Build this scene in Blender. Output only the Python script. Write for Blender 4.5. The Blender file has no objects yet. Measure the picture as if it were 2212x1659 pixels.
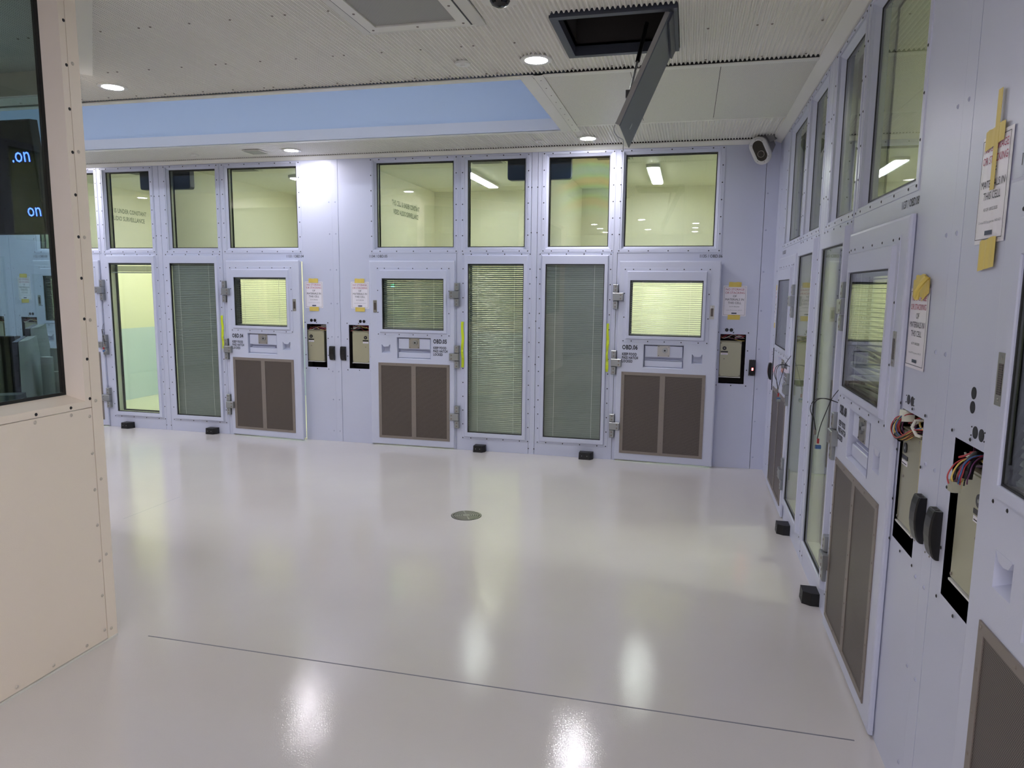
import bpy, math, random
from mathutils import Matrix, Vector
random.seed(7)
C = bpy.context.scene.collection
PI = math.pi
D = 7.223      # back wall plane y
XR = 0.7855    # right wall plane x
CZ = 3.14      # ceiling underside

# ------------------------------------------------------------------ camera, world, exposure
F_PX, YAW, PITCH, ROLL, CAMH = 1531.2, -0.240143, 0.1343, -0.010658, 1.75
cy, sy = math.cos(YAW), math.sin(YAW)
fw = Vector((sy*math.cos(PITCH), cy*math.cos(PITCH), -math.sin(PITCH)))
rt = Vector((cy, -sy, 0)); dn = fw.cross(rt)
r2 = math.cos(ROLL)*rt + math.sin(ROLL)*dn
d2 = -math.sin(ROLL)*rt + math.cos(ROLL)*dn
cd = bpy.data.cameras.new('camera'); cam = bpy.data.objects.new('camera', cd); C.objects.link(cam)
cd.sensor_fit = 'HORIZONTAL'; cd.sensor_width = 36; cd.lens = 36*F_PX/2212
cd.clip_start = 0.02; cd.clip_end = 60
up = -d2; bk = -fw
cam.matrix_world = Matrix(((r2.x, up.x, bk.x, 0), (r2.y, up.y, bk.y, 0), (r2.z, up.z, bk.z, CAMH), (0, 0, 0, 1)))
bpy.context.scene.camera = cam
w = bpy.data.worlds.new('world'); bpy.context.scene.world = w; w.use_nodes = True
w.node_tree.nodes['Background'].inputs[0].default_value = (0.5, 0.55, 0.6, 1)
w.node_tree.nodes['Background'].inputs[1].default_value = 0.05
vs = bpy.context.scene.view_settings
vs.view_transform = 'Standard'; vs.look = 'None'; vs.gamma = 1; vs.use_curve_mapping = False
vs.exposure = 2.46
DOWN, BATTEN = 64.0, 13.2
ROOM_STRIP = 14.0     # lamp strengths
cyc = bpy.context.scene.cycles
cyc.max_bounces = 12; cyc.diffuse_bounces = 7; cyc.glossy_bounces = 4; cyc.transparent_max_bounces = 16
cyc.caustics_reflective = False; cyc.caustics_refractive = False
cyc.sample_clamp_indirect = 6
cyc.use_adaptive_sampling = True; cyc.adaptive_threshold = 0.02

# ------------------------------------------------------------------ materials
def lin(c):
    return tuple(((v/255)/12.92 if v/255 <= .04045 else ((v/255+.055)/1.055)**2.4) for v in c) + (1,)
def base(name):
    m = bpy.data.materials.new(name); m.use_nodes = True
    nt = m.node_tree; return m, nt, nt.nodes['Principled BSDF']
def mat(name, rgb, rough=.5, metal=0., bump=0., scale=60., vary=0., coat=0., spec=.5, detail=2.):
    m, nt, b = base(name)
    b.inputs['Base Color'].default_value = lin(rgb); b.inputs['Roughness'].default_value = rough
    b.inputs['Metallic'].default_value = metal; b.inputs['Coat Weight'].default_value = coat
    b.inputs['Specular IOR Level'].default_value = spec
    if bump or vary:
        tc = nt.nodes.new('ShaderNodeTexCoord'); no = nt.nodes.new('ShaderNodeTexNoise')
        no.inputs['Scale'].default_value = scale; no.inputs['Detail'].default_value = detail
        nt.links.new(tc.outputs['Object'], no.inputs['Vector'])
        if bump:
            bu = nt.nodes.new('ShaderNodeBump'); bu.inputs['Strength'].default_value = bump
            bu.inputs['Distance'].default_value = .002
            nt.links.new(no.outputs['Fac'], bu.inputs['Height']); nt.links.new(bu.outputs[0], b.inputs['Normal'])
        if vary:
            n2 = nt.nodes.new('ShaderNodeTexNoise'); n2.inputs['Scale'].default_value = 1.7; n2.inputs['Detail'].default_value = 4
            nt.links.new(tc.outputs['Object'], n2.inputs['Vector'])
            mx = nt.nodes.new('ShaderNodeMix'); mx.data_type = 'RGBA'
            a = lin(rgb); mx.inputs[6].default_value = tuple(v*(1-vary) for v in a[:3])+(1,)
            mx.inputs[7].default_value = tuple(min(1, v*(1+vary)) for v in a[:3])+(1,)
            nt.links.new(n2.outputs['Fac'], mx.inputs[0]); nt.links.new(mx.outputs[2], b.inputs['Base Color'])
    return m
def perf(name, rgb, hole, pitch, r, plane='xy', rough=.45, metal=0.):
    """sheet metal with a staggered round perforation, measured in metres on the sheet itself"""
    m, nt, b = base(name); N, L = nt.nodes, nt.links
    b.inputs['Roughness'].default_value = rough; b.inputs['Metallic'].default_value = metal
    tc = N.new('ShaderNodeTexCoord'); sp = N.new('ShaderNodeSeparateXYZ'); L.new(tc.outputs['Object'], sp.inputs[0])
    def M(op, a, bb=None):
        n = N.new('ShaderNodeMath'); n.operation = op
        for i, v in enumerate((a, bb)):
            if v is None: continue
            if isinstance(v, (int, float)): n.inputs[i].default_value = v
            else: L.new(v, n.inputs[i])
        return n.outputs[0]
    U = M('MULTIPLY', sp.outputs['XYZ'.index(plane[0].upper())], 1/pitch)
    V = M('MULTIPLY', sp.outputs['XYZ'.index(plane[1].upper())], 1/(pitch*1.732))
    def cell(du):
        a = M('SUBTRACT', M('FRACT', M('ADD', U, du)), .5)
        c = M('MULTIPLY', M('SUBTRACT', M('FRACT', M('ADD', V, du)), .5), 1.732)
        return M('SQRT', M('ADD', M('MULTIPLY', a, a), M('MULTIPLY', c, c)))
    dmin = M('MINIMUM', cell(0.), cell(.5))
    isH = M('LESS_THAN', dmin, r)
    mx = N.new('ShaderNodeMix'); mx.data_type = 'RGBA'
    mx.inputs[6].default_value = lin(rgb); mx.inputs[7].default_value = lin(hole)
    L.new(isH, mx.inputs[0]); L.new(mx.outputs[2], b.inputs['Base Color'])
    return m
def glass(name, tint, film=False):
    m = bpy.data.materials.new(name); m.use_nodes = True; nt = m.node_tree; N, L = nt.nodes, nt.links
    N.remove(N['Principled BSDF']); out = N['Material Output']
    t = N.new('ShaderNodeBsdfTransparent'); t.inputs[0].default_value = tint+(1,)
    g = N.new('ShaderNodeBsdfGlossy'); g.inputs['Roughness'].default_value = 0.004
    lw = N.new('ShaderNodeLayerWeight'); lw.inputs['Blend'].default_value = .5
    p = N.new('ShaderNodeMath'); p.operation = 'POWER'; p.inputs[1].default_value = 5; L.new(lw.outputs['Facing'], p.inputs[0])
    q = N.new('ShaderNodeMath'); q.operation = 'MULTIPLY_ADD'; q.inputs[1].default_value = .955; q.inputs[2].default_value = .045
    L.new(p.outputs[0], q.inputs[0])
    mx = N.new('ShaderNodeMixShader'); L.new(q.outputs[0], mx.inputs[0]); L.new(t.outputs[0], mx.inputs[1]); L.new(g.outputs[0], mx.inputs[2])
    L.new(mx.outputs[0], out.inputs[0])
    if film:   # stress colours of the laminated pane: curved interference bands
        tc = N.new('ShaderNodeTexCoord'); mp = N.new('ShaderNodeMapping'); mp.inputs['Location'].default_value = (-.1, 0, -2.3)
        mp.inputs['Scale'].default_value = (.8, 0, 1)
        L.new(tc.outputs['Object'], mp.inputs[0])
        wv = N.new('ShaderNodeTexWave'); wv.wave_type = 'RINGS'; wv.rings_direction = 'SPHERICAL'
        wv.inputs['Scale'].default_value = 1.5; wv.inputs['Distortion'].default_value = 1.2; wv.inputs['Detail Scale'].default_value = 2.5
        L.new(mp.outputs[0], wv.inputs['Vector'])
        cr = N.new('ShaderNodeValToRGB'); L.new(wv.outputs['Fac'], cr.inputs[0])
        e = cr.color_ramp.elements; e[0].color = (.56, .67, .78, 1); e[1].color = (.72, .66, .58, 1)
        k = cr.color_ramp.elements.new(.5); k.color = (.60, .73, .66, 1)
        sp = N.new('ShaderNodeSeparateXYZ'); L.new(tc.outputs['Object'], sp.inputs[0])
        mr = N.new('ShaderNodeMapRange'); mr.inputs[1].default_value = 2.45; mr.inputs[2].default_value = 2.75; L.new(sp.outputs['Z'], mr.inputs[0])
        mr2 = N.new('ShaderNodeMapRange'); mr2.inputs[1].default_value = -.3; mr2.inputs[2].default_value = .1; L.new(sp.outputs['X'], mr2.inputs[0])
        mu = N.new('ShaderNodeMath'); mu.operation = 'MULTIPLY'; L.new(mr.outputs[0], mu.inputs[0]); L.new(mr2.outputs[0], mu.inputs[1]); mr.inputs[4].default_value = .75
        cm = N.new('ShaderNodeMix'); cm.data_type = 'RGBA'; cm.inputs[6].default_value = tint+(1,)
        L.new(mu.outputs[0], cm.inputs[0]); L.new(cr.outputs[0], cm.inputs[7]); L.new(cm.outputs[2], t.inputs[0])
    return m
def emis(name, rgb, s):
    m, nt, b = base(name); b.inputs['Base Color'].default_value = (.8, .8, .8, 1)
    b.inputs['Emission Color'].default_value = lin(rgb); b.inputs['Emission Strength'].default_value = s
    return m

WALL = (197, 201, 219)
M_WALL = mat('painted_steel_wall', WALL, .33, bump=.12, scale=220, vary=.025)
M_DOOR = mat('painted_steel_door', (199, 203, 220), .36, bump=.1, scale=240, vary=.02)
M_FRAME = mat('painted_frame', (198, 202, 220), .3, bump=.08, scale=260)
M_BOOTH = mat('beige_panel', (244, 231, 214), .42, bump=.15, scale=200, vary=.02)
M_CEIL = perf('perforated_corrugated_sheet', (243, 241, 233), (176, 175, 168), .0068, .23)
M_CFLAT = perf('perforated_flat_sheet', (236, 234, 224), (128, 127, 118), .0105, .27)
M_CEILP = mat('ceiling_cream_paint', (214, 213, 204), .5)
M_VENT = perf('vent_mesh', (165, 165, 158), (100, 100, 95), .006, .24)
M_CVENT = mat('cell_vent_mesh', (112, 112, 106), .6)
M_TRIM = mat('ceiling_trim', (226, 225, 216), .4)
M_COFF = mat('coffer_blue', (180, 194, 214), .5)
M_COFG = mat('coffer_band', (200, 200, 206), .5)
M_SCREW = mat('dark_screw', (16, 16, 20), .5)
M_RIVET = mat('painted_rivet', (178, 182, 205), .25)
M_BRIV = mat('painted_button_rivet', (200, 191, 176), .3)
M_STEEL = mat('brushed_stainless', (176, 174, 166), .32, metal=.85, vary=.05)
M_HINGE = mat('zinc_hinge', (160, 163, 162), .34, metal=.75)
M_GFR = mat('grille_steel', (138, 129, 121), .42, metal=.35, vary=.06)
M_GME = perf('grille_perforated', (116, 106, 98), (34, 29, 27), .0064, .35, 'xz', rough=.4, metal=.3)
M_ZINC = mat('yellow_zinc_plate', (176, 174, 148), .3, metal=.45, vary=.12)
M_BLACK = mat('black_plastic', (16, 16, 18), .3)
M_RUB = mat('black_rubber', (14, 14, 15), .45)
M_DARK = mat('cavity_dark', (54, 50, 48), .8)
M_GASK = mat('gasket', (12, 12, 13), .5)
M_CAV = mat('frame_liner', (226, 228, 208), .5)
M_SLAT = mat('blind_slat', (128, 134, 129), .35)
M_CREAM = mat('cell_cream', (240, 238, 216), .5, vary=.02)
M_TEAL = mat('cell_teal', (206, 222, 236), .5, vary=.02)
M_CFLR = mat('cell_floor', (224, 224, 202), .35)
M_PAPER = mat('paper', (236, 232, 238), .35)
M_TXT = mat('text_black', (22, 24, 34), .6)
M_TXR = mat('text_red', (170, 52, 84), .6)
M_TXG = mat('text_grey', (120, 122, 130), .6)
M_TXW = mat('text_cell_grey', (138, 146, 128), .6)
M_TAPE = mat('masking_tape', (222, 198, 98), .5)
M_YTAPE = mat('hazard_yellow_tape', (208, 226, 36), .35)
M_WHITE = mat('white_plastic', (226, 226, 220), .35)
M_BEZEL = mat('camera_bezel', (200, 200, 198), .3)
M_GLSB = mat('dark_lens', (8, 8, 9), .08)
M_HOUS = mat('camera_housing', (52, 58, 70), .4)
M_HATCH = mat('grey_hatch_steel', (92, 97, 106), .38, metal=.2, vary=.04)
M_HATF = mat('dark_hatch_frame', (66, 70, 80), .4, metal=.2)
M_HEDGE = mat('hatch_edge_board', (150, 148, 144), .6, bump=.3, scale=90)
M_LENS = emis('downlight_lens', (250, 246, 255), DOWN)
M_BATT = emis('batten_lens', (255, 255, 240), BATTEN)
M_LED = emis('red_led', (255, 60, 60), 6)
M_GRN = emis('green_led', (80, 255, 170), 4)
M_BLUE = emis('blue_screen_text', (60, 96, 255), 1.1)
M_SCRN = mat('dark_screen', (14, 16, 24), .18)
M_SILV = mat('silver_shell', (196, 200, 197), .42, metal=.3)
M_GL = glass('clear_pane', (.955, .98, .955))
M_GLU = glass('upper_pane', (.60, .63, .655))
M_GLF = glass('stressed_pane', (.60, .63, .655), True)
M_GLB = glass('booth_pane', (.76, .84, .84))
M_WR = [mat('wire_'+n, c, .4) for n, c in (('red', (170, 52, 56)), ('yellow', (214, 186, 96)), ('purple', (92, 48, 84)), ('black', (20, 20, 22)), ('white', (220, 218, 205)), ('blue', (60, 100, 150)))]

def floor_mat():
    m, nt, b = base('epoxy_floor'); N, L = nt.nodes, nt.links
    tc = N.new('ShaderNodeTexCoord')
    n1 = N.new('ShaderNodeTexNoise'); n1.inputs['Scale'].default_value = 1.1; n1.inputs['Detail'].default_value = 5
    n2 = N.new('ShaderNodeTexNoise'); n2.inputs['Scale'].default_value = 170; n2.inputs['Detail'].default_value = 2
    n3 = N.new('ShaderNodeTexNoise'); n3.inputs['Scale'].default_value = 6; n3.inputs['Detail'].default_value = 3
    for n in (n1, n2, n3): L.new(tc.outputs['Object'], n.inputs['Vector'])
    cr = N.new('ShaderNodeValToRGB'); L.new(n1.outputs['Fac'], cr.inputs[0])
    cr.color_ramp.elements[0].position = .3; cr.color_ramp.elements[0].color = lin((203, 198, 194))
    cr.color_ramp.elements[1].position = .7; cr.color_ramp.elements[1].color = lin((208, 204, 199))
    L.new(cr.outputs[0], b.inputs['Base Color'])
    mr = N.new('ShaderNodeMapRange'); mr.inputs[3].default_value = .07; mr.inputs[4].default_value = .10
    L.new(n3.outputs['Fac'], mr.inputs[0]); L.new(mr.outputs[0], b.inputs['Roughness'])
    bu = N.new('ShaderNodeBump'); bu.inputs['Strength'].default_value = .085; bu.inputs['Distance'].default_value = .004
    L.new(n2.outputs['Fac'], bu.inputs['Height'])
    b2 = N.new('ShaderNodeBump'); b2.inputs['Strength'].default_value = .05; b2.inputs['Distance'].default_value = .01
    L.new(n3.outputs['Fac'], b2.inputs['Height']); L.new(bu.outputs[0], b2.inputs['Normal']); L.new(b2.outputs[0], b.inputs['Normal'])
    b.inputs['Specular IOR Level'].default_value = .5
    return m
M_FLOOR = floor_mat()

# ------------------------------------------------------------------ mesh helpers
def smooth(P, k=6):
    P = [Vector(p) for p in P]; Q = [P[0]*2-P[1]]+P+[P[-1]*2-P[-2]]; out = []
    for i in range(1, len(Q)-2):
        for j_ in range(k):
            t = j_/k; a, b, c, d = Q[i-1:i+3]
            out.append(.5*((2*b)+(c-a)*t+(2*a-5*b+4*c-d)*t*t+(3*b-a-3*c+d)*t**3))
    return [tuple(v) for v in out]+[tuple(P[-1])]
class MB:
    def __init__(s): s.v = []; s.f = []
    def quadstrip(s, a, b, closed=True):
        n = len(a); i0 = len(s.v); s.v += a + b
        for i in range(n if closed else n-1):
            j = (i+1) % n; s.f.append((i0+i, i0+j, i0+n+j, i0+n+i))
    def box(s, x0, x1, y0, y1, z0, z1):
        x0, x1 = sorted((x0, x1)); y0, y1 = sorted((y0, y1)); z0, z1 = sorted((z0, z1)); i = len(s.v)
        s.v += [(x0, y0, z0), (x1, y0, z0), (x1, y1, z0), (x0, y1, z0), (x0, y0, z1), (x1, y0, z1), (x1, y1, z1), (x0, y1, z1)]
        s.f += [tuple(i+k for k in q) for q in ((0, 3, 2, 1), (4, 5, 6, 7), (0, 1, 5, 4), (1, 2, 6, 5), (2, 3, 7, 6), (3, 0, 4, 7))]
        return s
    def loft(s, loops, cap0=False, cap1=False):
        """loops: rectangles (xa,xb,za,zb,y) joined in order; y is the depth into the wall"""
        idx = []
        for xa, xb, za, zb, y in loops:
            x0, x1 = sorted((xa, xb)); i = len(s.v); s.v += [(x0, y, za), (x1, y, za), (x1, y, zb), (x0, y, zb)]; idx.append(i)
        for a, b in zip(idx, idx[1:]):
            for k in range(4): s.f.append((a+k, a+(k+1) % 4, b+(k+1) % 4, b+k))
        if cap0: s.f.append(tuple(idx[0]+k for k in (3, 2, 1, 0)))
        if cap1: s.f.append(tuple(idx[-1]+k for k in range(4)))
        return s
    def cyl(s, c, r, h, axis='y', n=16, r2=None):
        r2 = r if r2 is None else r2; a, b = [], []
        for k in range(n):
            t = 2*PI*k/n; p, q = math.cos(t), math.sin(t)
            def P(rr, hh):
                if axis == 'y': return (c[0]+rr*p, c[1]+hh, c[2]+rr*q)
                if axis == 'z': return (c[0]+rr*p, c[1]+rr*q, c[2]+hh)
                return (c[0]+hh, c[1]+rr*p, c[2]+rr*q)
            a.append(P(r, 0)); b.append(P(r2, h))
        i = len(s.v); s.quadstrip(a, b); s.f += [tuple(range(i+n-1, i-1, -1)), tuple(range(i+n, i+2*n))]
        return s
    def ring(s, c, r0, r1, h, axis='z', n=32):
        def L(r, hh):
            return [((c[0]+r*math.cos(2*PI*k/n), c[1]+r*math.sin(2*PI*k/n), c[2]+hh) if axis == 'z' else
                     (c[0]+r*math.cos(2*PI*k/n), c[1]+hh, c[2]+r*math.sin(2*PI*k/n))) for k in range(n)]
        s.quadstrip(L(r0, 0), L(r1, 0)); s.quadstrip(L(r1, 0), L(r1, h)); s.quadstrip(L(r1, h), L(r0, h)); s.quadstrip(L(r0, h), L(r0, 0))
        return s
    def prism(s, pts, y0, y1):
        n = len(pts); i = len(s.v)
        s.v += [(x, y0, z) for x, z in pts] + [(x, y1, z) for x, z in pts]
        s.f += [tuple(range(i, i+n)), tuple(range(i+2*n-1, i+n-1, -1))]
        for k in range(n): s.f.append((i+k, i+(k+1) % n, i+n+(k+1) % n, i+n+k))
        return s
    def tube(s, pts, r, n=6):
        pts = [Vector(p) for p in pts]; rings = []
        for i, p in enumerate(pts):
            t = (pts[min(i+1, len(pts)-1)]-pts[max(i-1, 0)]).normalized()
            a = t.cross(Vector((0, 0, 1)) if abs(t.z) < .9 else Vector((1, 0, 0))).normalized(); b = t.cross(a)
            rings.append([tuple(p + r*(math.cos(2*PI*k/n)*a + math.sin(2*PI*k/n)*b)) for k in range(n)])
        for a, b in zip(rings, rings[1:]): s.quadstrip(a, b)
        return s
    def mesh(s, name, m, smooth=False):
        me = bpy.data.meshes.new(name); me.from_pydata(s.v, [], s.f); me.materials.append(m)
        if smooth: me.polygons.foreach_set('use_smooth', [True]*len(me.polygons))
        me.update(); return me
    def build(s, name, m, parent=None, smooth=False, kind=None, loc=None):
        o = bpy.data.objects.new(name, s.mesh(name, m, smooth)); C.objects.link(o)
        if parent: o.parent = parent
        if kind: o['kind'] = kind
        if loc: o.location = loc
        return o
def tag(o, label, cat, group=None, kind=None):
    o['label'] = label; o['category'] = cat
    if group: o['group'] = group
    if kind: o['kind'] = kind
    return o
def empty(name, loc=(0, 0, 0), rz=0.):
    o = bpy.data.objects.new(name, None); C.objects.link(o); o.location = loc; o.rotation_euler = (0, 0, rz)
    o.empty_display_size = .1; return o
def at(name, wall, u, n=0., z=0., extra=0.):
    """Empty in wall coordinates: local x along the wall (left to right seen from the room), local y into the wall"""
    if wall == 'B': return empty(name, (u, D-n, z), extra)
    return empty(name, (XR-n, -u, z), -PI/2+extra)
def text(body, size, m, parent, loc, name='lettering', sx=1., align='LEFT', bold=0., rot=(PI/2, 0, 0), space=1.):
    cu = bpy.data.curves.new(name, 'FONT'); cu.body = body; cu.size = size; cu.align_x = align
    cu.offset = bold; cu.resolution_u = 2; cu.space_character = space; cu.space_line = .95
    t = bpy.data.objects.new('t', cu); me = bpy.data.meshes.new_from_object(t); me.materials.clear(); me.materials.append(m)
    bpy.data.objects.remove(t); o = bpy.data.objects.new(name, me); C.objects.link(o)
    o.parent = parent; o.location = loc; o.rotation_euler = rot; o.scale = (sx, 1, 1); return o
def grid(rect, holes):
    u0, u1, z0, z1 = rect
    us = sorted({u0, u1, *[min(max(h[i], u0), u1) for h in holes for i in (0, 1)]})
    zs = sorted({z0, z1, *[min(max(h[i], z0), z1) for h in holes for i in (2, 3)]})
    out = []
    for a, b in zip(us, us[1:]):
        run = None
        for c, d in zip(zs, zs[1:]):
            mu, mz = (a+b)/2, (c+d)/2
            if any(h[0] < mu < h[1] and h[2] < mz < h[3] for h in holes):
                if run: out.append(run); run = None
            else: run = (a, b, run[2] if run else c, d)
        if run: out.append(run)
    return out
def screws(pts, parent, y, m=None, r=.0064, name='screw_heads', t=.002):
    b = MB()
    for x, z in pts: b.cyl((x, y, z), r*.55, t, 'y', 8, r)
    return b.build(name, m or M_SCREW, parent, kind='stuff')
def rim_pts(x0, x1, z0, z1, nx, nz):
    x0, x1 = sorted((x0, x1))
    return [(x0+(x1-x0)*(i+.5)/nx, z) for i in range(nx) for z in (z0, z1)] + [(x, z0+(z1-z0)*i/nz) for i in range(nz+1) for x in (x0, x1)]

# ------------------------------------------------------------------ floor
fo = MB().box(-11, 5, -4.5, 11, -.1, 0).build('floor', M_FLOOR); tag(fo, 'glossy grey epoxy floor of the corridor', 'floor', kind='structure')
j = MB().box(-2.56, .71, 2.826, 2.832, .0, .0009)
j.build('joint', M_TXG, fo)
cj = MB(); cj.quadstrip([(-4.052, 4.3, .0008), (-4.036, 4.9, .0008)], [(-4.049, 4.3, .0008), (-4.033, 4.9, .0008)], False)
cj.build('joint', M_TXG, fo)

# ------------------------------------------------------------------ wall holes per cell
CAB = (.10, .34, .843, 1.328)
DOORH = (.378, 1.328, 0., 2.022)
UWD = (.42, 1.33, 2.15, 3.085)
UWW = (1.445, 2.1, 2.15, 3.085)
LWH = (1.47, 2.105, .18, 2.02)
class Cell:
    def __init__(s, wall, sm, dr, num, code): s.w, s.s, s.dir, s.num, s.code = wall, sm, dr, num, code
    def U(s, d): return s.s + s.dir*d
WHERE = {'02': 'the hidden cell behind the booth', '03': 'the cell with the raised blind', '04': 'the cell left of the paired recesses', '05': 'the cell right of the paired recesses', '06': 'the cell beside the red-lit call point', '07': 'the cell in the room corner', '08': 'the cell with the crooked blind', '09': 'the cell nearest the camera'}
cells = [Cell('B', -8.24, 1, '03', '1132'), Cell('B', -3.815, -1, '04', '1133'), Cell('B', -3.74, 1, '05', '1134'),
         Cell('B', .665, -1, '06', '1135'), Cell('R', -7.0, 1, '07', '1136'), Cell('R', -2.5, -1, '08', '1137'),
         Cell('R', -2.41, 1, '09', '1138'), Cell('B', -8.315, -1, '02', '1131')]
HO = [(.24, 1.369), (.283, 1.369)]
def cell_holes(c):
    hs = []
    for h in (CAB, DOORH, UWD, UWW, LWH):
        a, b = sorted((c.U(h[0]), c.U(h[1]))); hs.append((a, b, h[2], h[3]))
    return hs
def make_wall(name, wall, u0, u1, cuts, label):
    root = at(name, wall, 0); tag(root, label, 'wall', kind='structure')
    holes = [h for c in cells if c.w == wall for h in cell_holes(c)]
    edges = [u0]+cuts+[u1]
    for a, b in zip(edges, edges[1:]):
        mb = MB()
        gp = lambda v: .0003 if v in (-2.5, -3.815, -8.315) else .0021
        for g in grid((a+gp(a), b-gp(b), 0, 3.16), [h for h in holes if h[1] > a and h[0] < b]):
            mb.box(g[0], g[1], 0, .1, g[2], g[3])
        mb.build('wall_panel', M_WALL, root)
    MB().box(u0, u1, .1, .104, 3.08, 3.4).build('backing_plate', M_DARK, root)
    return root
wb = make_wall('wall_back', 'B', -10.6, XR+.1, [-8.315, -8.24, -6.895, -6.085, -6.01, -5.205, -3.815, -3.74, -2.385, -1.585, -1.52, -.70, .665],
               'lavender steel wall of cell fronts along the far end')
wr = make_wall('wall_right', 'R', -D, 4.3, [-7.0, -5.64, -4.80, -4.70, -3.90, -2.5, -2.41, -1.05, -.22], 'lavender steel wall of cell fronts on the right side')
# rivets on the panels and grommet holes above the cabinets
def riv(wall, root, us):
    pts = [(u, z) for u in us for z in (.12, .48, .8, 1.19, 1.56, 1.93, 2.32, 2.66)]
    b = MB()
    for x, z in pts: b.cyl((x, -.0035, z), .0045, .004, 'y', 10, .0085)
    b.build('rivets', M_RIVET, root, kind='stuff')
riv('B', wb, [-3.85, -3.775, -8.28, -8.205, .69])
riv('R', wr, [-2.545, -2.455, -6.965])

# ------------------------------------------------------------------ windows
wn = [0]
def window_names(): wn[0] += 1; return 'window_%d' % wn[0]
def pane(mb_rect, y, parent, m=None, name='glass_pane'):
    a, b, c, d = mb_rect
    return MB().box(a, b, y, y+.008, c, d).build(name, m or M_GL, parent)
def upper_window(c, d0, d1, g0, g1, label, m=None):
    dc = (d0+d1)/2; root = at(window_names(), c.w, c.U(dc)); tag(root, label, 'window', kind='structure')
    X = lambda d: c.dir*(d-dc)
    z0, z1, gz0, gz1 = 2.112, 3.108, 2.173, 3.06
    MB().loft([(X(d0), X(d1), z0, z1, 0), (X(d0+.002), X(d1-.002), z0+.002, z1-.002, -.004), (X(g0-.036), X(g1+.036), gz0-.036, gz1+.036, -.004),
               (X(g0), X(g1), gz0, gz1, .038)]).build('frame', M_FRAME, root)
    MB().loft([(X(g0), X(g1), gz0, gz1, .038), (X(g0+.008), X(g1-.008), gz0+.008, gz1-.008, .040), (X(g0+.008), X(g1-.008), gz0+.008, gz1-.008, .052)]).build('gasket', M_GASK, root)
    MB().loft([(X(g0+.006), X(g1-.006), gz0+.006, gz1-.006, .052), (X(g0-.004), X(g1+.004), gz0-.004, gz1+.004, .105)]).build('liner', M_CAV, root)
    MB().loft([(X(g0-.004), X(g1+.004), gz0-.004, gz1+.004, .105), (X(g0+.008), X(g1-.008), gz0+.008, gz1-.008, .106), (X(g0+.008), X(g1-.008), gz0+.008, gz1-.008, .112)]).build('gasket', M_GASK, root)
    x0, x1 = sorted((X(g0), X(g1)))
    pane((x0, x1, gz0, gz1), .041, root, m or M_GLU)
    wdt = abs(d1-d0)
    screws(rim_pts(X(d0+.02), X(d1-.02), z0+.018, z1-.018, 5 if wdt > .9 else 4, 6), root, -.0065)
    return root
def slat_mesh(wd, m, cw=.0125, tilt=0.):
    b = MB(); n = 4; L, R_ = [], []
    for k in range(n+1):
        t = -1+2*k/n; yy = cw*t; zz = .0022*(1-t*t)
        y2 = yy*math.cos(tilt)-zz*math.sin(tilt); z2 = yy*math.sin(tilt)+zz*math.cos(tilt)
        L.append((-wd/2, y2, z2)); R_.append((wd/2, y2, z2))
    i = len(b.v); b.v += L+R_
    for k in range(n): b.f.append((i+k, i+k+1, i+n+2+k, i+n+1+k))
    return b.mesh('slat', m)
def blind(root, x0, x1, z0, z1, y, tilt, pitch=.0205, sag=False, cords=2, raised=False):
    """head rail, slats (one object each, shared mesh), lift cords and bottom rail between the panes"""
    x0, x1 = sorted((x0, x1)); wd = x1-x0-.008; xm = (x0+x1)/2
    MB().box(x0+.003, x1-.003, y-.012, y+.012, z1-.022, z1-.002).build('head_rail', M_SLAT, root)
    if raised:
        me = slat_mesh(wd, M_SLAT)
        for k in range(20):
            o = bpy.data.objects.new('slat', me); C.objects.link(o); o.parent = root; o.location = (xm, y, z1-.035-.0034*k)
        MB().box(x0+.004, x1-.004, y-.01, y+.01, z1-.118, z1-.106).build('bottom_rail', M_SLAT, root)
        cb = z1-.11
    else:
        me = slat_mesh(wd, M_SLAT, tilt=tilt)
        zz = z1-.034; k = 0; zs = []
        while zz > z0+.02:
            zs.append(zz); zz -= pitch
        for k, zz in enumerate(zs):
            o = bpy.data.objects.new('slat', me); C.objects.link(o); o.parent = root
            a = 0.
            if sag and k > len(zs)*.5: a = .07*math.sin(k*1.3)
            o.location = (xm, y, zz); o.rotation_euler = (0, a, 0)
        MB().box(x0+.004, x1-.004, y-.01, y+.01, z0+.003, z0+.013).build('bottom_rail', M_SLAT, root)
        cb = z0+.01
    b = MB()
    for i in range(cords):
        cx = x0+(x1-x0)*(.17+.66*i/(cords-1))
        b.box(cx-.0012, cx+.0012, y-.0145, y-.0135, cb, z1-.01)
    b.build('lift_cords', M_WHITE, root)
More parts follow.
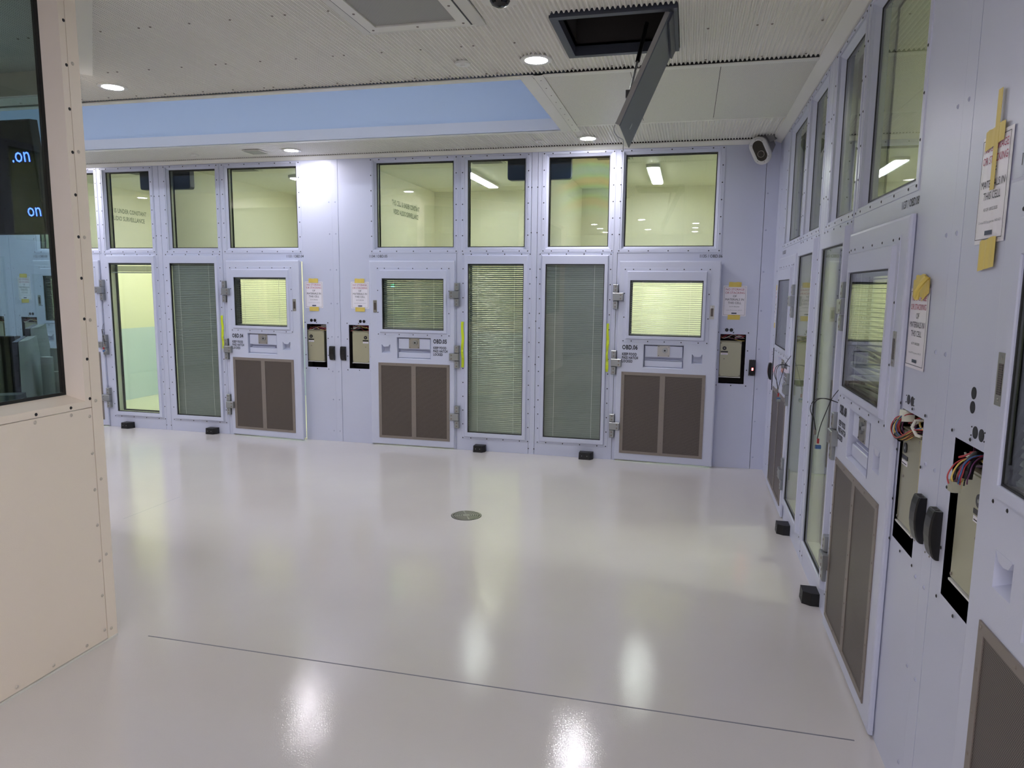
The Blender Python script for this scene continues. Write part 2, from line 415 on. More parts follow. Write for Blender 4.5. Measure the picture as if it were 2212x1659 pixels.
def lower_window(c, label, tilt=None, raised=False):
    d0, d1, g0, g1 = 1.446, 2.132, 1.486, 2.088; dc = (d0+d1)/2
    root = at(window_names(), c.w, c.U(dc)); tag(root, label, 'window', kind='structure')
    X = lambda d: c.dir*(d-dc); gz0, gz1 = .2, 1.998
    MB().loft([(X(1.41), X(2.168), .122, 2.106, 0), (X(1.412), X(2.166), .124, 2.104, -.004), (X(d0), X(d1), .148, 2.088, -.004),
               (X(d0+.009), X(d1-.009), .157, 2.079, -.028), (X(g0-.002), X(g1+.002), gz0-.002, gz1+.002, -.028), (X(g0), X(g1), gz0, gz1, -.025), (X(g0), X(g1), gz0, gz1, -.012)]).build('frame', M_FRAME, root)
    MB().loft([(X(g0), X(g1), gz0, gz1, -.018), (X(g0+.007), X(g1-.007), gz0+.007, gz1-.007, -.018), (X(g0+.007), X(g1-.007), gz0+.007, gz1-.007, -.0)]).build('gasket', M_GASK, root)
    MB().loft([(X(g0-.003), X(g1+.003), gz0-.003, gz1+.003, -.012), (X(g0-.003), X(g1+.003), gz0-.003, gz1+.003, .075)]).build('liner', M_CAV, root)
    MB().loft([(X(g0-.003), X(g1+.003), gz0-.003, gz1+.003, .075), (X(g0+.012), X(g1-.012), gz0+.012, gz1-.012, .076), (X(g0+.012), X(g1-.012), gz0+.012, gz1-.012, .1)]).build('gasket', M_GASK, root)
    x0, x1 = sorted((X(g0), X(g1)))
    pane((x0, x1, gz0, gz1), -.014, root); pane((x0, x1, gz0, gz1), .078, root)
    screws(rim_pts(X(1.428), X(2.15), .136, 2.098, 4, 13), root, -.0065)
    if tilt is not None or raised: blind(root, x0, x1, gz0, gz1, .02, tilt or 0., raised=raised)
    return root

# ------------------------------------------------------------------ doors
def door(c, label, ajar=0., tilt=.3, sag=False, raised=False, number=True):
    hd = 1.342                                   # hinge line
    root = at('door_%d' % int(c.num), c.w, c.U(hd), 0, 0, -c.dir*0 + (ajar if c.dir > 0 else -ajar))
    tag(root, label, 'door', kind='structure')
    X = lambda d: c.dir*(d-hd); S = lambda a, b: tuple(sorted((X(a), X(b))))
    d0, d1, z0, z1, yf = .362, 1.338, .012, 2.03, -.024
    holes = [(*S(.52, 1.222), 1.293, 1.84), (*S(.68, 1.07), .976, 1.206), (*S(.5, .6), 1.03, 1.125)]
    mb = MB(); xa, xb = S(d0, d1)
    for g in grid((xa+.012, xb-.012, z0+.012, z1-.012), holes): mb.box(g[0], g[1], yf, .05, g[2], g[3])
    mb.loft([(xa+.012, xb-.012, z0+.012, z1-.012, yf), (xa+.003, xb-.003, z0+.003, z1-.003, yf+.003), (xa, xb, z0, z1, yf+.01), (xa, xb, z0, z1, -.004), (xa+.012, xb-.012, z0+.012, z1-.012, -.004)])
    mb.build('leaf', M_DOOR, root)
    # window
    a, b = S(.452, 1.29); p, q = S(.485, 1.257); g0, g1 = S(.52, 1.222)
    MB().loft([(a, b, 1.225, 1.962, yf), (a+.001, b-.001, 1.226, 1.961, yf-.003), (p, q, 1.256, 1.932, yf-.003), (p+.008, q-.008, 1.264, 1.924, yf-.02),
               (g0-.002, g1+.002, 1.291, 1.842, yf-.02), (g0, g1, 1.293, 1.84, yf-.016), (g0, g1, 1.293, 1.84, yf-.004)]).build('window_frame', M_FRAME, root)
    MB().loft([(g0, g1, 1.293, 1.84, yf-.012), (g0+.006, g1-.006, 1.299, 1.834, yf-.012), (g0+.006, g1-.006, 1.299, 1.834, yf)]).build('gasket', M_GASK, root)
    MB().loft([(g0, g1, 1.293, 1.84, yf), (g0, g1, 1.293, 1.84, .05), (g0+.012, g1-.012, 1.305, 1.828, .051), (g0+.012, g1-.012, 1.305, 1.828, .065)]).build('window_liner', M_DARK, root)
    pane((g0, g1, 1.293, 1.84), yf-.01, root); pane((g0, g1, 1.293, 1.84), .04, root)
    screws(rim_pts(a+.012, b-.012, 1.238, 1.948, 5, 3), root, yf-.005, r=.006)
    blind(root, g0, g1, 1.293, 1.84, .004, tilt, sag=sag, raised=raised)
    # food hatch
    h0, h1 = S(.68, 1.07); hm = (h0+h1)/2
    MB().loft([(h0-.006, h1+.006, .97, 1.21, yf-.002), (h0, h1, .976, 1.206, yf), (h0+.004, h1-.004, .99, 1.203, .04)], cap1=True).build('hatch_recess', M_DOOR, root)
    MB().loft([(h0+.012, h1-.012, 1.082, 1.196, .04), (h0+.012, h1-.012, 1.082, 1.196, yf+.02), (h0+.015, h1-.015, 1.085, 1.193, yf+.017)], cap1=True).build('hatch_flap', M_FRAME, root)
    MB().loft([(h0+.01, h1-.01, .99, 1.048, .04), (h0+.01, h1-.01, .985, 1.044, yf+.022), (h0+.014, h1-.014, .99, 1.04, yf+.019)], cap1=True).build('hatch_lip', M_FRAME, root)
    MB().box(hm-.15, hm+.15, yf+.03, yf+.04, 1.052, 1.058).build('hatch_hinge_bar', M_FRAME, root)
    lp = MB().box(hm-.06, hm+.06, yf+.013, yf+.018, 1.09, 1.2).build('lock_plate', M_STEEL, root)
    lc = MB().cyl((hm+.012, yf+.003, 1.152), .027, .012, 'y', 24).build('lock_cylinder', M_HINGE, lp, smooth=False)
    MB().cyl((hm+.012, yf+.0015, 1.152), .009, .004, 'y', 12).build('keyhole', M_BLACK, lp)
    screws([(hm-.048, 1.1), (hm+.048, 1.1), (hm-.048, 1.19), (hm+.048, 1.19), (hm-.012, 1.152), (hm+.036, 1.152)], lp, yf+.0095, r=.004)
    # cup pull with its two horns
    e0, e1 = S(.5, .6)
    MB().loft([(e0, e1, 1.03, 1.125, yf), (e0+.012, e1-.012, 1.05, 1.12, .026)], cap1=True).build('cup_pull', M_DOOR, root)
    MB().prism([(e0-.001, 1.1255), (e0+.004, 1.1255), (e0+.022, 1.103), (e0+.05, 1.098), (e1-.022, 1.103), (e1-.004, 1.1255), (e1+.001, 1.1255), (e1+.001, 1.127), (e0-.001, 1.127)], yf-.001, yf+.03).build('cup_pull_lip', M_DOOR, root)
    # ventilation grille
    k0, k1 = S(.46, 1.285); km = (k0+k1)/2
    fr = MB()
    for g in grid((k0, k1, .085, .925), [(k0+.032, km-.026, .112, .895), (km+.026, k1-.032, .112, .895)]): fr.box(g[0], g[1], yf-.005, yf, g[2], g[3])
    fo_ = fr.build('grille_frame', M_GFR, root)
    for aa, bb in ((k0+.028, km-.022), (km+.022, k1-.028)): MB().box(aa, bb, yf-.002, yf-.0005, .108, .9).build('grille_mesh', M_GME, root)
    screws([(k0+.014+(k1-k0-.028)*i/4, z) for i in range(5) for z in (.1, .911)] + [(x, .1+.811*i/7) for i in range(1, 7) for x in (k0+.013, km, k1-.013)], fo_, yf-.0075, M_GFR, r=.006)
    # flush pull
    f0, f1 = S(.408, .45)
    fp = MB().box(f0, f1, yf-.0025, yf, 1.473, 1.605).build('flush_pull', M_STEEL, root)
    MB().box(f0+.009, f1-.009, yf-.0035, yf-.002, 1.5, 1.578).build('pull_insert', M_GME, fp)
    screws([((f0+f1)/2, 1.487), ((f0+f1)/2, 1.592)], fp, yf-.005, M_STEEL, r=.005)
    # hinges
    for zc in (1.677, 1.015, .362):
        hb = MB()
        i0, i1 = S(1.343, 1.392); m0, m1 = S(1.288, 1.392)
        for q0, q1, za, zb, dp in ((i0, i1, zc+.042, zc+.122, .042), (m0, m1, zc-.038, zc+.038, .056), (i0, i1, zc-.122, zc-.042, .042)):
            hb.loft([(q0, q1, za, zb, 0), (q0, q1, za, zb, -dp+.004), (q0+.004, q1-.004, za+.004, zb-.004, -dp)], cap1=True)
        ho = hb.build('hinge', M_HINGE, root)
        im = (i0+i1)/2; mm = m0+.025 if c.dir > 0 else m1-.025
        screws([(im, zc+.065), (im, zc+.1), (im, zc-.065), (im, zc-.1)], ho, -.0445, M_GFR, r=.009)
        screws([(mm, zc-.018), (mm, zc+.018)], ho, -.0585, M_GFR, r=.009)
    # stencilled number
    nx = X(1.28) if c.dir < 0 else X(1.28)
    nx = S(1.10, 1.285)[0]
    text('OBD.'+c.num, .062, M_TXT, root, (nx, yf-.0012, 1.153), 'door_number', sx=.70, bold=.0022, space=1.08)
    text('KEEP FOOD\nPASS HATCH\nLOCKED', .0375, M_TXT, root, (nx, yf-.0012, 1.092), 'hatch_notice', sx=.68, bold=.0013, space=1.12)
    return root

SIDE = {'02': 'at the far left', '03': 'left of the booth corner'}
door_info = {
 '03': ('cell door OBD.03 seen through the booth glass, behind the beige corner', 0., .25, False),
 '04': ('lavender cell door OBD.04 standing slightly ajar, bright lime blind behind its glass', .078, .12, False),
 '05': ('lavender cell door OBD.05 with silvery half-closed blind and a green light in its glass', 0., .75, False),
 '06': ('lavender cell door OBD.06 with bright lime blind, next to the red-lit call point', .06, .12, False),
 '07': ('cell door OBD.07 in the corner, seen edge-on with a grey closed blind', 0., 1.2, False),
 '08': ('near cell door OBD.08 on the right wall with crooked lower blind slats', .0, .2, True),
 '09': ('closest cell door on the right, cut by the picture edge', 0., .9, False),
 '02': ('cell door OBD.02 hidden behind the booth', 0., .3, False)}
upper_info = {
 '03': 'large upper window above cell door OBD.03', '04': 'large upper window above cell door OBD.04',
 '05': 'large upper window above cell door OBD.05', '06': 'large upper window above cell door OBD.06',
 '07': 'upper window in the corner above cell door OBD.07', '08': 'large near upper window above cell door OBD.08',
 '09': 'upper window above the closest right-hand cell door', '02': 'upper window above cell door OBD.02'}
uw2_info = {
 '03': 'upper window with dark camera box, above the tall pane with the raised blind', '04': 'upper window with dark camera box, left of the one above door OBD.04',
 '05': 'upper window with dark camera box, right of the one above door OBD.05', '06': 'upper window with rainbow bands and a dark camera box',
 '07': 'second upper window from the corner on the right wall', '08': 'third upper window from the corner on the right wall',
 '09': 'upper window nearest the camera on the right wall', '02': 'upper window left of the one above door OBD.02'}
lw_info = {
 '03': ('tall window whose blind is raised, showing cream and teal cell walls', None, True),
 '04': ('tall window with a dark closed blind, left of door OBD.04', 1.15, False),
 '05': ('tall window with a silvery half-open blind, right of door OBD.05', .72, False),
 '06': ('tall window with a dark closed blind, left of door OBD.06', 1.2, False),
 '07': ('tall clear window beside the corner door OBD.07', None, False),
 '08': ('tall clear window just beyond door OBD.08', None, False),
 '09': ('tall window nearest the camera on the right wall', 1.1, False),
 '02': ('tall window left of door OBD.02', 1.1, False)}
for c in cells:
    lb, aj, ti, sg = door_info[c.num]
    if c.num != '02' or True: door(c, lb, aj, ti, sg)
    upper_window(c, .372, 1.372, .442, 1.31, upper_info[c.num])
    upper_window(c, 1.402, 2.142, 1.466, 2.08, uw2_info[c.num], M_GLF if c.num == '06' else None)
    lw = lw_info[c.num]; lower_window(c, lw[0], lw[1], lw[2])

# ------------------------------------------------------------------ wall lettering, posts screws, cabinets
def place_name(c):
    t = at('room_number', c.w, c.U(.36)); tag(t, 'small black room number %s / OBD.%s in %s' % (c.code, c.num, WHERE[c.num]), 'sign', 'room numbers above the doors')
    if c.dir > 0: text('%s / OBD.%s' % (c.code, c.num), .042, M_TXT, t, (-.006, -.0012, 2.064), 'digits', sx=.84, bold=.0003)
    else: text('%s / OBD.%s' % (c.code, c.num), .042, M_TXT, t, (.004, -.0012, 2.064), 'digits', sx=.84, align='RIGHT', bold=.0003)
for c in cells: place_name(c)
for wall, root, us in (('B', wb, (-6.08, -6.015, -1.583, -1.522)), ('R', wr, (-4.79, -4.71))):
    screws([(u, .06+z*.2255) for u in us for z in range(0, 14, 2)], root, -.003)

def cabinet(c):
    """recess in the wall with loose wiring, and the lock case that sits in it"""
    dc = .22; X = lambda d: c.dir*(d-dc); S = lambda a, b: tuple(sorted((X(a), X(b))))
    root = at('cabinet_recess', c.w, c.U(dc)); near = c.num in ('08', '09')
    tag(root, {'02': 'open wiring recess beside door OBD.02', '03': 'open wiring recess seen through the booth glass beside door OBD.03', '04': 'open wiring recess right of door OBD.04',
               '05': 'open wiring recess left of door OBD.05', '06': 'open wiring recess right of door OBD.06, in the corner', '07': 'open wiring recess beside corner door OBD.07',
               '08': 'open wiring recess beside door OBD.08 with a coloured cable loop', '09': 'open wiring recess closest to the camera, with a taped cable loom'}[c.num], 'recess', 'wiring recesses between the cell doors', 'structure')
    a, b = S(.10, .34)
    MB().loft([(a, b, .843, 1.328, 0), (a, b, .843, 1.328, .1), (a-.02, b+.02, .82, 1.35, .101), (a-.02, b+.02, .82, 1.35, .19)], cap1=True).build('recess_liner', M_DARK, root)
    screws([(x, z) for x in (a-.02, b+.02) for z in (.825, .98, 1.17, 1.345)]+[((a+b)/2, .825), ((a+b)/2, 1.345)], root, -.006, M_SCREW, r=.006)
    g = MB()
    for d, z in HO: g.cyl((X(d), -.0012, z), .0175, .002, 'y', 20)
    if c.num == '09':
        for z in (1.434, 1.474): g.cyl((X(.205), -.0012, z), .0175, .002, 'y', 20)
    g.build('cable_holes', M_BLACK, root)
    m0 = sorted((X(.24), X(.283)))
    screws([(x, z) for x in (m0[0]-.024, m0[1]+.024) for z in (1.357, 1.381)], root, -.003, r=.0026)
    # loose wires above the case
    rnd = random.Random(int(c.num))
    MB().box(*sorted((X(.12), X(.2))), .06, .09, 1.285, 1.32).build('connector_block', M_WHITE, root)
    for k in range(6):
        y0 = .03+.02*rnd.random(); z0 = 1.27+.045*rnd.random(); p = []
        for i in range(9):
            t = i/8; p.append((a+.01+(b-a-.02)*t, y0+.02*math.sin(t*5+k), z0+.018*math.sin(t*(3+k)+k)))
        MB().tube(p, .0035).build('wire', M_WR[k % 5], root)
    # lock case
    k0, k1 = S(.125, .345) if True else None
    lc = at('lock_case', c.w, c.U(dc), 0, .912); lc.location.z = 0
    tag(lc, {'02': 'zinc lock case in the recess beside door OBD.02', '03': 'zinc lock case behind the booth glass, beside door OBD.03', '04': 'zinc-plated lock case in the recess right of door OBD.04',
             '05': 'pinkish zinc lock case in the recess left of door OBD.05', '06': 'zinc-plated lock case in the corner recess beside the red-lit call point', '07': 'zinc lock case in the recess of corner door OBD.07',
             '08': 'tall zinc lock case below the coloured cable loop', '09': 'zinc lock case nearest the camera, behind the taped cable loom'}[c.num], 'lock case', 'lock cases in the wiring recesses')
    cx0, cx1 = S(.135, .338)
    MB().loft([(cx0, cx1, .912, 1.253, .09), (cx0, cx1, .912, 1.253, .012), (cx0+.003, cx1-.003, .915, 1.25, .008)], cap1=True).build('case_body', M_ZINC, lc)
    MB().box(cx0, cx1 if c.dir < 0 else cx1, .004, .05, .903, .909).build('mounting_tab', M_WHITE, lc)
    MB().box(cx0, cx1, .006, .05, 1.256, 1.262).build('top_flange', M_ZINC, lc)
    kx = X(.295)
    MB().cyl((kx, .004, 1.19), .019, .004, 'y', 20).build('key_cover', M_BLACK, lc)
    MB().cyl((kx, .003, 1.19), .006, .003, 'y', 10).build('keyway', M_HINGE, lc)
    MB().box(kx-.034, kx+.034, .006, .0085, 1.148, 1.162).build('black_label', M_BLACK, lc)
    MB().box(kx-.032, kx+.032, .0065, .0085, 1.126, 1.143).build('white_label', M_PAPER, lc)
    MB().box(kx-.026, kx+.026, .006, .007, 1.131, 1.134).build('label_print', M_TXT, lc)
    screws([(cx0+.01, .925), (cx1-.01, .925), (cx0+.01, 1.24), (cx1-.01, 1.24), (kx, 1.085)], lc, .0045, M_GFR, r=.006)
for c in cells: cabinet(c)

# cable looms spilling out of the two near recesses
def loom(c, label, taped):
    dc = .22; X = lambda d: c.dir*(d-dc); r = at('cable_loom', c.w, c.U(dc)); tag(r, label, 'cable')
    rnd = random.Random(5)
    for k in range(16):
        o = .006; jx, jy = o*math.cos(k*2.3)*(1+k/6), o*math.sin(k*2.3)*(1+k/6)
        if not taped: P = [(.315, .05, 1.305), (.318, -.0, 1.30), (.325, -.016, 1.278), (.32, -.022, 1.255), (.30, -.02, 1.236), (.27, -.014, 1.23), (.23, -.008, 1.245), (.185, .01, 1.275), (.14, .04, 1.285)]
        else: P = [(.255, .05, 1.30), (.262, .0, 1.30), (.272, -.03, 1.29), (.28, -.048, 1.27), (.285, -.055, 1.25), (.288, -.052, 1.232)] if k % 2 else [(.25, .05, 1.305), (.27, -.005, 1.302), (.29, -.035, 1.285), (.30, -.045, 1.262), (.298, -.048, 1.245), (.29, -.046, 1.228)]
        P = [(X(p[0])+jx+.002*rnd.random(), p[1]+jy, p[2]+jx*.7) for p in P]
        q = smooth(P); MB().tube(q, .0021, 6).build('wire', M_WR[(0, 1, 2, 3, 0, 1, 3, 1, 5, 0, 3, 0, 1, 0, 2, 3)[k]], r, smooth=True)
    if taped:
        MB().tube([(X(.25), .035, 1.312), (X(.262), .0, 1.306), (X(.28), -.02, 1.29), (X(.29), -.028, 1.268), (X(.292), -.03, 1.25)], .015, 10).build('black_tape_wrap', M_RUB, r, smooth=True)
        MB().box(*sorted((X(.27), X(.3))), -.066, -.042, 1.21, 1.24).build('plug', M_ZINC, r)
    else:
        MB().box(*sorted((X(.30), X(.335))), -.012, .03, 1.285, 1.325).build('plug', M_CAV, r)
        MB().tube([(X(.30), -.024, 1.235), (X(.27), -.018, 1.228)], .013, 10).build('cable_tie', M_RUB, r, smooth=True)
        MB().tube([(X(.20), .03, 1.31), (X(.205), .005, 1.305), (X(.19), -.008, 1.285), (X(.165), .0, 1.262), (X(.13), .03, 1.255)], .006, 8).build('wire', M_WR[4], r, smooth=True)
loom(cells[5], 'bundle of red, yellow and black wires looping out of the recess beside door OBD.08', False)
loom(cells[6], 'black-taped wire loom with a plug hanging out of the nearest recess', True)

# door contact leads hanging at the middle hinges
def lead(c, label):
    X = lambda d: c.dir*(d-1.39); r = at('contact_lead', c.w, c.U(1.39)); tag(r, label, 'cable', None)
    for k, (dd, zz) in enumerate(((0., 0.), (.012, -.005), (.02, .02))):
        P = [(X(1.36), -.02, 1.19), (X(1.38), -.07-dd, 1.205), (X(1.42), -.11-dd, 1.19), (X(1.44), -.125-dd, 1.14), (X(1.43+dd), -.115, 1.08), (X(1.425+dd), -.105, 1.03)]
        if k == 2: P = [(X(1.35), -.015, 1.27), (X(1.36), -.05, 1.21), (X(1.375), -.07, 1.14), (X(1.39), -.09, 1.06), (X(1.4), -.1, .99)]
        q = smooth(P)
        MB().tube(q, .0022, 6).build('wire', M_WR[3], r, smooth=True)
    MB().box(*sorted((X(1.425), X(1.445))), -.112, -.102, 1.005, 1.03).build('terminal', M_GFR, r)
    MB().box(*sorted((X(1.395), X(1.41))), -.10, -.09, .965, .99).build('red_plug', M_WR[0], r)
    MB().cyl((X(1.405), -.105, .945), .011, .026, 'y', 12).build('blue_plug', M_WR[5], r)
    MB().cyl((X(1.43), -.105, .94), .010, .024, 'y', 12).build('chrome_plug', M_HINGE, r)
lead(cells[4], 'black contact leads hanging at the middle hinge of corner door OBD.07')
lead(cells[5], 'black contact leads with red and blue plugs at the middle hinge of door OBD.08')
lead(cells[0], 'black contact lead at the middle hinge beside the booth corner')

# call points
def reader(c, label, led=False):
    r = at('call_point', c.w, c.U(.03)); tag(r, label, 'intercom', 'black call points between the cell doors')
    hw = .031; prof = [(.930, .012), (.936, .018), (.95, .024), (.975, .030), (1.0, .033), (1.03, .033), (1.06, .030), (1.08, .025), (1.085, .022)]
    b = MB(); rings = [[(-hw, 0, z), (-hw, -d+.004, z), (-hw+.006, -d, z), (hw-.006, -d, z), (hw, -d+.004, z), (hw, 0, z)] for z, d in prof]
    for p, q in zip(rings, rings[1:]): b.quadstrip(p, q)
    i = len(b.v); b.v += rings[0]+rings[-1]; b.f += [tuple(range(i, i+6)), tuple(range(i+11, i+5, -1))]
    b.build('body', M_BLACK, r)
    for x in (-.012, .012): MB().box(x-.006, x+.006, -.018, -.005, 1.0845, 1.0862).build('slot', M_DARK, r)
    screws([(-.02, 1.077), (.02, 1.077), (-.02, .938), (.02, .938)], r, -.0255, M_GFR, r=.004)
    if led: MB().box(-.004, .009, -.0345, -.032, .985, 1.008).build('red_indicator', M_LED, r)
for c, l in ((cells[0], 'black call point seen through the booth glass'), (cells[1], 'black call point just left of the seam between doors OBD.04 and OBD.05'), (cells[2], 'black call point just right of the seam between doors OBD.04 and OBD.05'),
             (cells[3], 'black call point with a glowing red indicator beside door OBD.06'), (cells[4], 'black call point in the room corner, seen in profile'),
             (cells[5], 'large near call point standing right of the recess of door OBD.08'), (cells[6], 'nearest black call point, left of the closest recess'), (cells[7], 'black call point beside door OBD.02')):
    reader(c, l, c.num == '06')

# paper notices
def notice(c, d0, d1, z0, z1, label, tapes, crease=0.):
    x0, x1 = sorted((c.U(d0), c.U(d1))); xm = (x0+x1)/2; wd = x1-x0; hh = z1-z0
    r = at('paper_notice', c.w, xm, 0, z0); tag(r, label, 'notice', 'no-storage notices taped to the walls')
    b = MB(); n = 8; L = []
    for k in range(n+1):
        t = k/n; L.append((-wd/2+wd*t, -.002-crease*abs(math.sin(t*7))))
    b.quadstrip([(x, y, 0) for x, y in L], [(x, y, hh) for x, y in L], False)
    b.quadstrip([(x, y+.0006, 0) for x, y in L], [(x, y+.0006, hh) for x, y in L], False)
    b.build('sheet', M_PAPER, r)
    yb = -.0035-crease
    e = MB(); m = .011
    for q in ((-wd/2+m, wd/2-m, m, m+.0016), (-wd/2+m, wd/2-m, hh-m-.0016, hh-m), (-wd/2+m, -wd/2+m+.0016, m, hh-m), (wd/2-m-.0016, wd/2-m, m, hh-m)): e.box(q[0], q[1], yb, yb+.0003, q[2], q[3])
    e.build('border_line', M_TXT, r)
    s = hh/.295
    for i, (tx, mm) in enumerate((('NO STORAGE', M_TXR), ('OR STACKING', M_TXR), ('OF', M_TXT), ('MATERIALS IN', M_TXT), ('THIS CELL', M_TXT))):
        text(tx, .0295*s, mm, r, (0, yb, hh-(.046+.0325*i)*s), 'printed_line', sx=.93*wd/.215, align='CENTER')
    text('AS OF 18/02/2025', .0125*s, M_TXT, r, (0, yb, .088*s), 'printed_line', sx=1., align='CENTER')
    text('Contact MS if any queries  0403 427', .0095*s, M_TXG, r, (0, yb, .055*s), 'printed_line', sx=1.05, align='CENTER')
    MB().box(-.024, .024, yb, yb+.0003, .022*s, .034*s).build('printed_logo', mat('logo_ink', (52, 62, 84), .5), r)
    for t in tapes:
        tb = MB(); zz0, zz1, xa, xb, sk = t; n = 6; A, B_ = [], []
        for k in range(n+1):
            q = k/n; yy = yb-.0012-.0015*abs(math.sin(q*9+zz0*40))
            A.append((xa+(xb-xa)*q, yy, zz0+sk*q)); B_.append((xa+(xb-xa)*q+.002, yy-.0006, zz1+sk*q+.002*math.sin(q*11)))
        tb.quadstrip(A, B_, False); tb.quadstrip([(x, y+.0004, z) for x, y, z in A], [(x, y+.0004, z) for x, y, z in B_], False)
        tb.build('tape', M_TAPE, r)
    return r
std = lambda hh: [(hh-.013, hh+.034, -.06, .055, 0), (-.034, .012, -.058, .056, 0)]
notice(cells[0], .09, .285, 1.54, 1.83, 'notice seen through the booth glass left of door OBD.03', std(.29))
notice(cells[1], .132, .352, 1.508, 1.80, 'notice right of door OBD.04, above the left recess of the pair', std(.292))
notice(cells[2], .135, .349, 1.511, 1.802, 'notice left of door OBD.05, above the right recess of the pair', std(.291))
notice(cells[3], .115, .334, 1.504, 1.797, 'notice right of door OBD.06, above the red-lit call point', std(.293))
notice(cells[4], .06, .24, 1.45, 1.77, 'notice in the room corner, seen almost edge-on', std(.32))
n8 = notice(cells[5], .142, .355, 1.484, 1.765, 'crumpled notice beside door OBD.08 under a thick fold of yellow tape', [(.25, .31, -.07, .05, 0), (.262, .325, -.045, .06, .004), (.235, .29, .03, .105, .03)], .0012)
tb = MB().tube([(.06, -.03, .245), (.075, -.035, .27), (.09, -.025, .30), (.1, -.015, .318)], .009, 6).build('tape', M_TAPE, n8)
n9 = notice(cells[6], .108, .306, 1.885, 2.175, 'crumpled plastic-covered notice at upper right, taped askew', [(.25, .30, -.07, .05, .012), (-.075, .006, -.045, .06, .01)], .0025)
MB().box(-.012, .014, -.0085, -.0075, .14, .40).build('tape', M_TAPE, n9)
sl = MB(); L = [(-.105+.21*k/12, -.006-.003*abs(math.sin(k*1.9))) for k in range(13)]
sl.quadstrip([(x, y, -.008) for x, y in L], [(x, y-.001, .15) for x, y in L], False)

# yellow-green tape strips beside the hinges
def strip(c, dd, z0, z1, label, wv=.004):
    r = at('yellow_tape_strip', c.w, c.U(dd), 0, z0); tag(r, label, 'tape', 'yellow-green tape strips beside the hinges')
    n = 14; A, B_ = [], []
    for k in range(n+1):
        t = k/n; z = (z1-z0)*t; yy = -.010-wv*abs(math.sin(k*2.1)); xx = .004*math.sin(k*.9)
        A.append((xx-.014, yy, z)); B_.append((xx+.014, yy-.003*math.sin(k*1.7), z))
    b = MB(); b.quadstrip(A, B_, False); b.quadstrip([(x, y+.002, z) for x, y, z in A], [(x, y+.002, z) for x, y, z in B_], False)
    b.build('strip', M_YTAPE, r)
strip(cells[1], 1.425, 1.018, 1.401, 'crinkled yellow-green tape left of door OBD.04')
strip(cells[2], 1.425, .903, 1.392, 'long yellow-green tape right of door OBD.05')
strip(cells[3], 1.44, .914, 1.407, 'yellow-green tape left of door OBD.06, folded in the middle', .007)

# black door stops on the floor
def stop(c, d0, d1, label):
    x0, x1 = sorted((c.U(d0), c.U(d1))); r = at('door_stop', c.w, (x0+x1)/2); tag(r, label, 'door stop', 'black door stops on the floor along the walls')
    hw = (x1-x0)/2; b = MB(); pts = [(-hw, 0), (-hw, -.088), (hw-.028, -.088), (hw, -.045), (hw, 0)]
    if c.dir < 0 and c.w == 'B' or c.w == 'R' and c.dir < 0: pts = [(-hw, 0), (-hw, -.088), (hw-.028, -.088), (hw, -.045), (hw, 0)]
    lo = [(x, y, 0) for x, y in pts]; hi = [(x*.97, y*.97, .072) for x, y in pts]
    b.quadstrip(lo, hi); i = len(b.v); b.v += lo+hi; n = 5; b.f += [tuple(range(i+n-1, i-1, -1)), tuple(range(i+n, i+2*n))]
    b.build('block', M_RUB, r)
    screws([(-hw*.55, .038), (hw*.2, .038)], r, -.0905, M_HINGE, r=.004)
stop(cells[0], 1.576, 1.70, 'black door stop under the window with the raised blind')
stop(cells[1], 1.535, 1.66, 'black door stop under the leftmost dark closed blind')
stop(cells[2], 1.57, 1.693, 'black door stop under the silvery blind right of door OBD.05')
stop(cells[3], 1.55, 1.695, 'black door stop under the dark blind left of door OBD.06')
stop(cells[4], 1.62, 1.74, 'black door stop at the right wall, nearer the corner')
stop(cells[5], 1.57, 1.69, 'large near black door stop at the right wall, beside door OBD.08')

# ------------------------------------------------------------------ cells behind the fronts
def cell_room(c, label):
    r = at('cell_room', c.w, c.U(1.1)); tag(r, label, 'cell', kind='structure')
    X = lambda d: c.dir*(d-1.1); a, b = sorted((X(.04), X(2.172))); y0, y1 = .1, 2.95 if c.w == 'B' else 2.75
    for za, zb, m in ((0., 1.087, M_TEAL), (1.087, 3.145, M_CREAM)):
        MB().box(a-.012, a, y0, y1, za, zb).build('side_panel', m, r); MB().box(b, b+.012, y0, y1, za, zb).build('side_panel', m, r)
        MB().box(a-.012, b+.012, y1, y1+.012, za, zb).build('rear_panel', m, r)
    MB().box(a-.012, b+.012, y0, y1+.012, 3.145, 3.16).build('cell_ceiling', M_CREAM, r)
    MB().box(a-.012, b+.012, .012, y1+.012, 0, .004).build('cell_floor', M_CFLR, r)
    for x in (a+.004, b-.004): pass
    MB().box(a, b, y1-.004, y1, .0, .05).build('skirting', M_TEAL, r)
    for x in (a+(b-a)*.33, a+(b-a)*.66): MB().box(x-.002, x+.002, y1-.002, y1, .05, 3.14).build('joint_strip', M_CAV, r)
    return r
rl = {'02': 'cell interior behind door OBD.02', '03': 'cell interior with cream and teal walls behind door OBD.03', '04': 'cell interior behind door OBD.04', '05': 'cell interior behind door OBD.05',
      '06': 'cell interior behind door OBD.06', '07': 'cell interior behind corner door OBD.07', '08': 'cell interior behind door OBD.08', '09': 'cell interior behind the closest door'}
